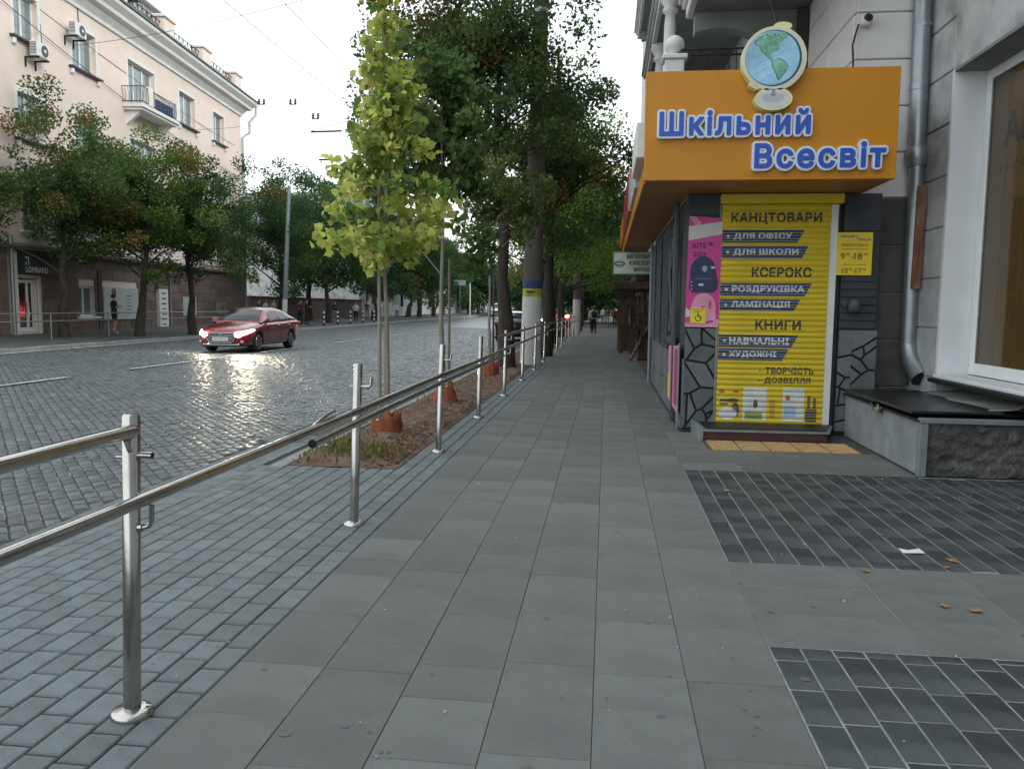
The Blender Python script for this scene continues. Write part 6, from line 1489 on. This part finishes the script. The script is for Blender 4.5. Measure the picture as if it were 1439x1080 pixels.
def person(label, loc, face, h, top, bottom, shoes=None, stride=.0, arms='down', short=False, shorts=False, hair=c_hair, long_hair=False, skirt=False, pack=None, group=None, bag=None):
    """face: heading in radians; local -y is forward"""
    t = thing('person', label, 'person', loc, face, group); ORG[t.name] = Vector((0, 0, 0)); s = h / 1.75
    st_ = stride
    J = {'pelvis': (0, 0, .95), 'belly': (0, -.01, 1.10), 'chest': (0, 0, 1.28), 'neck0': (0, .01, 1.44), 'neck': (0, 0, 1.50), 'head': (0, -.015, 1.60), 'crown': (0, -.005, 1.70)}
    R = {'pelvis': (.155, .115), 'belly': (.145, .105), 'chest': (.165, .115), 'neck0': (.085, .075), 'neck': (.055, .055), 'head': (.078, .095), 'crown': (.062, .075)}
    E_ = [('pelvis', 'belly'), ('belly', 'chest'), ('chest', 'neck0'), ('neck0', 'neck'), ('neck', 'head'), ('head', 'crown')]
    for sd_, q in (('l', 1), ('r', -1)):
        f = st_ * q
        J['sh' + sd_] = (.175 * q, .005, 1.40); R['sh' + sd_] = (.062, .062)
        if arms == 'down' or (arms == 'one' and q == 1): el, wr_, ha = (.225 * q, .02 + f * .25, 1.13), (.235 * q, -.05 + f * .45, .90), (.235 * q, -.08 + f * .5, .81)
        elif arms == 'phone' or arms == 'one': el, wr_, ha = (.235 * q, .0, 1.14), (.14 * q, -.22, 1.20), (.08 * q, -.29, 1.27)
        elif arms == 'cross': el, wr_, ha = (.25 * q, -.03, 1.14), (.06 * q, -.19, 1.14), (-.06 * q, -.20, 1.15)
        else: el, wr_, ha = (.22 * q, .06, 1.14), (.2 * q, -.10, .98), (.19 * q, -.15, .92)
        J['el' + sd_] = el; J['wr' + sd_] = wr_; J['ha' + sd_] = ha; R['el' + sd_] = (.042, .042); R['wr' + sd_] = (.028, .028); R['ha' + sd_] = (.03, .038)
        J['hip' + sd_] = (.09 * q, 0, .88); R['hip' + sd_] = (.098, .10); J['kn' + sd_] = (.10 * q, -.03 - f * .28 - abs(f) * .05, .50); R['kn' + sd_] = (.062, .065)
        J['an' + sd_] = (.105 * q, .01 - f * .55 + (.12 * abs(f) if f < 0 else 0), .09 + (.06 if f < -.1 else 0)); R['an' + sd_] = (.042, .045)
        a = J['an' + sd_]; J['to' + sd_] = (a[0] + .015 * q, a[1] - .17, a[2] - .055); R['to' + sd_] = (.04, .028)
        E_ += [('chest', 'sh' + sd_), ('sh' + sd_, 'el' + sd_), ('el' + sd_, 'wr' + sd_), ('wr' + sd_, 'ha' + sd_), ('pelvis', 'hip' + sd_), ('hip' + sd_, 'kn' + sd_), ('kn' + sd_, 'an' + sd_), ('an' + sd_, 'to' + sd_)]
    names = list(J); me = bpy.data.meshes.new('body'); me.from_pydata([tuple(c * s for c in J[k]) for k in names], [(names.index(a), names.index(b)) for a, b in E_], []); me.update()
    o = bpy.data.objects.new('body', me); COL.objects.link(o); sk = o.modifiers.new('skin', 'SKIN'); 
    for i, k in enumerate(names): me.skin_vertices[0].data[i].radius = (R[k][0] * s, R[k][1] * s); me.skin_vertices[0].data[i].use_root = (k == 'pelvis')
    sb_ = o.modifiers.new('sub', 'SUBSURF'); sb_.levels = 1; sb_.render_levels = 1
    dg = bpy.context.evaluated_depsgraph_get(); dg.update(); m2 = bpy.data.meshes.new_from_object(o.evaluated_get(dg)); o.modifiers.clear(); o.data = m2; bpy.data.meshes.remove(me)
    for m_ in (top, bottom, m_skin, shoes or c_black): m2.materials.append(m_)
    hem = .60 if shorts else .12
    for p_ in m2.polygons:
        c = p_.center / s; p_.use_smooth = True; ax = abs(c.x)
        if c.z > 1.47: mi = 2
        elif ax > .165 and c.z < 1.45 and (c.z < (1.22 if short else .93)) and c.z > .74: mi = 2
        elif arms in ('phone', 'cross', 'one') and c.y < -.15 and c.z > 1.0: mi = 2 if (short or c.y < -.2) else 0
        elif c.z > (.97 if not skirt else .9): mi = 0
        elif c.z > hem or (c.z > .14 and not shorts): mi = 1
        elif shorts and c.z > .12: mi = 2
        else: mi = 3
        p_.material_index = mi
    o.parent = t
    # hair and face
    q = MB(); bm = bmesh.new(); bmesh.ops.create_uvsphere(bm, u_segments=14, v_segments=9, radius=1)
    for v in bm.verts:
        x, y, z = v.co; v.co = (x * .088 * s, (.012 + y * .105) * s, (1.625 + z * .108) * s)
        if y < -.45 and z < .45: v.co.y = (-.045) * s
        if z < -.35 and not long_hair: v.co.z = (1.585) * s; v.co.y += .015
        if z < -.3 and long_hair: v.co.z -= .13 * s; v.co.y += .02
    q.frombm(bm, True); bm.free(); q.build('hair', hair, t, fix=False)
    q = MB(); q.add([(-.012 * s, -.098 * s, 1.575 * s), (.012 * s, -.098 * s, 1.575 * s), (0, -.122 * s, 1.58 * s), (0, -.10 * s, 1.62 * s)], [(0, 2, 3), (2, 1, 3), (0, 1, 2)])
    for k in (-1, 1): q.obox((k * .03 * s, -.096 * s, 1.615 * s), (.02 * s, .008 * s, .008 * s))
    q.obox((0, -.098 * s, 1.55 * s), (.04 * s, .006 * s, .008 * s)); q.build('face', cloth('face_detail', (.25, .12, .09)), t)
    if pack: q = MB(); q.bbox(-.14 * s, .14 * s, .10 * s, .26 * s, 1.05 * s, 1.45 * s, .05 * s); tag(q.build('backpack', pack, t), None)
    if bag: q = MB(); q.bbox(.20 * s, .30 * s, -.1 * s, .12 * s, .62 * s, .88 * s, .03 * s); q.tube([(.25 * s, -.05 * s, .86 * s), (.22 * s, 0, 1.4 * s), (.25 * s, .07 * s, .86 * s)], .008, 4); q.build('shoulder_bag', bag, t)
    return t
person('man in black T-shirt and shorts standing before the white banner', (-21.1, 32.3, .25), 2.6, 1.76, c_black, c_black, c_white, .12, 'phone', True, True)
def dirto(x, y): return math.atan2(x, -y)
person('person in striped dark and white top walking away along the pavement', (-.72, 47.6, 0), PI, 1.72, c_strip, c_black, c_white, .16, 'down', pack=c_navy)
crowd = [((-1.0, 58, 0), 0, 1.74, c_white, c_navy, 'walker in white shirt on the distant pavement beside the railing', .3, 'down', {}), ((.1, 72, 0), .2, 1.65, c_grey, c_beige, 'walker in grey top in the distant pavement crowd', .3, 'down', {}),
         ((.75, 70, 0), 0, 1.72, c_dred, c_black, 'walker in dark red top in the distant pavement crowd', .25, 'down', {}), ((1.25, 66, 0), PI, 1.7, c_black, c_grey, 'walker in black top close to the distant shop fronts', .2, 'down', {}), ((-.3, 80, 0), 0, 1.7, c_white, c_jean, 'farthest walker in white top and jeans', .2, 'down', {}),
         ((-23.2, 52.6, .32), 1.2, 1.68, c_white, c_beige, 'person in white top just right of the lamp pole', .1, 'half', dict(hair=c_fair)), ((-22.3, 51.8, .32), 1.0, 1.72, c_beige, c_navy, 'person in beige top behind the boot of the red sedan', .1, 'down', {}), ((-20.6, 52.4, .26), -.4, 1.74, c_dred, c_navy, 'person in dark red jacket with folded arms facing a companion', .05, 'cross', {}),
         ((-19.8, 51.3, .23), 1.9, 1.8, c_black, c_black, 'tall person all in black beside the person in dark red', .18, 'one', {}), ((-20.4, 58.6, .25), .8, 1.72, c_black, c_jean, 'person in black jacket and blue jeans between two bollards', .1, 'phone', dict(bag=c_black)),
         ((-20.5, 64.0, .24), .3, 1.70, c_white, c_black, 'person in white top and black trousers by the bollards', .08, 'cross', dict(long_hair=True, hair=c_fair)), ((-21.0, 68.8, .26), .6, 1.78, c_navy, c_grey, 'person in navy top behind the maple trunk', .1, 'cross', dict(short=True)),
         ((-21.2, 47.0, .26), 2.0, 1.7, c_navy, c_jean, 'person in navy top and jeans left of the lamp pole', .15, 'down', {}), ((-22.6, 57.0, .3), 1.6, 1.66, c_dred, c_black, 'person in dark red top before the brown wall', .1, 'half', {}), ((-21.0, 79, .26), .2, 1.7, c_white, c_jean, 'person in white top near the first far trunks', .3, 'down', {}),
         ((-21.6, 72.5, .26), 1.2, 1.7, c_beige, c_black, 'person in beige top farthest along the far pavement', .1, 'down', {})]
for loc, fa, h_, a, b, lab, st_, ar, kw in crowd: person(lab, loc, fa, h_, a, b, None, st_, ar, **kw)

# ------------------------------------------------------------------ overhead wires
def wire(pts, r, label, sag=0, group='overhead wires above the street'):
    a, b = Vector(pts[0]), Vector(pts[-1]); n = 14; P_ = [a.lerp(b, i / n) - Vector((0, 0, sag * 4 * (i / n) * (1 - i / n))) for i in range(n + 1)]
    o = MB().tube(P_, r, 5).build('overhead_wire', m_cable); return tag(o, label, 'wire', group)
wp = Vector((-1.9, 22.35, 10.2))
for i in range(6):
    wire([(-4.6 + i * .42, 8.0, 9.6 + .12 * i), (wp.x - .35 + i * .03, 22.2, 7.9 - .05 * i)], .012, ['leftmost', 'second from left', 'third from left', 'fourth from left', 'fifth from left', 'rightmost'][i] + ' of the dark cables fanning down to the banded pole', .15, 'cables fanning to the banded pole')
wire([(-14, 18, 15.2), (-9.5, 62, 9.5)], .014, 'long trolley wire crossing the white sky', .3); wire([(-16, 18, 14.6), (-10.4, 62, 9.3)], .014, 'second trolley wire crossing the white sky', .3)
wire([(-24.0, 34.0, 12.9), (-2.1, 22.4, 11.8)], .010, 'span wire from the pink facade to the banded pole', .5)
wire([(-25.3, 46.0, 11.9), (-14.9, 40, 11.2)], .010, 'span wire from the end of the pink facade', .2)
wire([(-23.0, 27.5, 14.0), (-25.4, 53, 12.4)], .012, 'cable running along the pink facade below the windows', .3); wire([(-22.9, 27.5, 13.3), (-25.5, 54.5, 10.3)], .016, 'thick cable sagging along the pink facade', .5)
wire([(-11.6, 30, 8.12), (-2.3, 22.4, 8.3)], .010, 'lower span wire from the contact wires to the banded pole', .1); wire([(-11.6, 30, 7.1), (-2.3, 22.4, 7.3)], .010, 'lowest span wire behind the yellow-green maple', .1)
for i, (x, y_, z) in enumerate([(-17.79, 40, 11.89), (-16.13, 40, 11.86), (-14.95, 40, 11.13)]):
    q = MB(); q.lathe([(0, .16), (.06, .12), (.03, .06), (.09, .02), (.03, -.04), (.08, -.1), (0, -.14)], (x, y_, z), 10); q.lathe([(0, .16), (.06, .12), (.03, .06), (.09, .02), (.03, -.04), (.08, -.1), (0, -.14)], (x + .26, y_, z), 10); q.box(x - .05, x + .3, y_ - .02, y_ + .02, z - .16, z - .12)
    tag(q.build('insulator', m_iron), ['insulator pair nearest the end of the pink facade', 'insulator pair in the middle of the span wire', 'insulator pair lowest and nearest the maple'][i], 'insulator', 'insulators on the span wires')
for i, (z, x0_, x1_) in enumerate([(8.16, -11.3, -10.1), (7.12, -11.0, -10.1)]):
    tag(MB().tube([(x0_, 30, z), (x1_, 30, z + .02)], .035, 6).build('wire_clamp', m_iron), ['upper dark clamp bar on the span wire left of the maple', 'lower dark clamp bar on the span wire left of the maple'][i], 'clamp')

# ------------------------------------------------------------------ litter, leaves, weeds
m_dleaf = M('dry_leaf', (.30, .17, .075), .8, var=.3, scale=60); m_paper = M('white_paper_scrap', (.72, .72, .74), .8, var=.05)
def dleaf(x, y_, label, s=.05, m_=None, rz=0):
    q = MB(); r = random.Random(int(x * 1000)); v = [(0, 0, .012)]; n = 9
    for k in range(n): a = 2 * PI * k / n; rr = s * (1 if k % 2 else .55) * r.uniform(.8, 1.2); v.append((rr * math.cos(a), rr * .8 * math.sin(a), .004 + .012 * r.random()))
    q.add(v, [(0, k, k % n + 1) for k in range(1, n + 1)]); o = q.build('fallen_leaf', m_ or m_dleaf, fix=False); o.location = (x, y_, .001); o.rotation_euler[2] = rz; return tag(o, label, 'leaf', 'fallen leaves on the dark paving and slabs')
q = MB(); v = [(-.07, -.04, .004), (.02, -.055, .012), (.08, -.02, .003), (.065, .05, .014), (-.01, .035, .004), (-.075, .03, .015), (0, 0, .009)]; q.add(v, [(k, (k + 1) % 6, 6) for k in range(6)])
pa = q.build('paper_scrap', m_paper, fix=False); pa.location = (2.06, 5.47, 0); tag(pa, 'torn white scrap of paper on the dark paving', 'litter')
for i, (x, y_, lab) in enumerate([(1.98, 5.85, 'dry leaf just above the white paper scrap'), (1.62, 5.0, 'dry leaf on the pale slab at the edge of the dark paving'), (2.25, 5.3, 'brown leaf right of the white paper scrap'), (2.15, 5.15, 'small brown leaf below the white paper scrap'), (1.86, 4.45, 'dark curled leaf on the pale slab band'), (2.0, 4.4, 'pale curled leaf on the slab band'), (2.1, 4.1, 'curled brown leaf near the lower dark paving'), (1.98, 3.45, 'orange leaf at the lower right paving edge'), (1.1, 7.1, 'tiny leaf near the orange tactile strip')]):
    dleaf(x, y_, lab, .028 + .02 * ((i * 7) % 3) / 2, rz=i)
r_ = np.random.default_rng(4)
def scatter(name, n, boxes, size, cols, seed, flat=True, zf=None, label=None, cat=None):
    r = np.random.default_rng(seed); V = np.zeros((n, 4, 3)); w_ = np.array([b[4] for b in boxes], float); w_ /= w_.sum(); ix = r.choice(len(boxes), n, p=w_)
    for i in range(n):
        b = boxes[ix[i]]; x, y_ = (r.normal(b[0], b[2]), r.normal(b[1], b[3])) if len(b) > 5 else (r.uniform(b[0], b[1]), r.uniform(b[2], b[3]))
        if zf is zsoil: x = min(-2.08, max(-3.1, x)); y_ = max(7.62, y_)
        z = (zf(x, y_) if zf else 0) + .006; a = r.uniform(0, 2 * PI); s = size * r.uniform(.5, 1.3); tl = r.uniform(-.5, .5) if flat else r.uniform(.5, 1.3)
        for k, (u, v_) in enumerate([(-.5, 0), (0, .32), (.5, 0), (0, -.32)]):
            V[i, k] = (x + (u * math.cos(a) - v_ * math.sin(a)) * s * (1 if flat else .6), y_ + (u * math.sin(a) + v_ * math.cos(a)) * s * (1 if flat else .6), z + (abs(tl) * .2 * s + u * tl * s if flat else (u + .5) * s * 1.1))
    c = np.array([q[:3] for q in cols]); colr = c[r.integers(0, len(c), n)] * r.uniform(.6, 1.3, n)[:, None]
    o = np_mesh(name, V, np.array([[0, 1, 2, 3]]), m_leaf, None, colr); return tag(o, label, cat, None, 'stuff')
scatter('leaf_litter', 2600, [(-3.1, -2.05, 7.6, 30, 3), (-2.5, -2.05, 7.6, 14, 2)], .05, [(.20, .11, .06), (.28, .17, .09), (.10, .06, .04), (.32, .26, .19)], 3, True, zsoil, 'dry leaf litter scattered over the brown soil strip', 'leaf litter')
scatter('weeds', 900, [(-2.62, 8.2, .18, .22, 3, 1), (-2.95, 8.5, .16, .5, 2, 1), (-2.3, 8.3, .15, .25, 1.2, 1), (-2.9, 14.5, .1, 1.2, 1, 1), (-2.5, 16.5, .2, .8, 1, 1)], .06, [(.16, .18, .05), (.24, .22, .06), (.10, .13, .04), (.28, .2, .08)], 8, False, zsoil, 'yellowing weeds growing at the near end of the soil strip', 'weeds')
scatter('pavement_crumbs', 420, [(-1.4, 3.0, 2.6, 9.5, 3), (2.3, 3.9, 6.6, 7.95, 3), (-2.1, -1.7, 3, 14, 2)], .018, [(.5, .48, .42), (.3, .2, .1), (.55, .55, .55)], 9, True, None, 'crumbs of leaf and mortar scattered on the pavement', 'litter')
m_gum = M('dark_spot', (.105, .114, .111), .7, var=.1)
q = MB()
for k in range(90):
    x, y_ = rnd.uniform(-1.5, 1.6), rnd.uniform(2.3, 9); s = rnd.choice([.005, .006, .008, .01, .013, .022]) * rnd.uniform(.8, 1.2); q.add([(x + s * math.cos(2 * PI * i / 9) * rnd.uniform(.7, 1.1), y_ + s * math.sin(2 * PI * i / 9) * rnd.uniform(.7, 1.1), .0022) for i in range(9)], [tuple(range(9))])
o = q.build('pavement_spots', m_gum, fix=False); tag(o, 'small dark gum and oil spots on the grey slabs', 'stain', None, 'stuff')
bpy.context.view_layer.update()
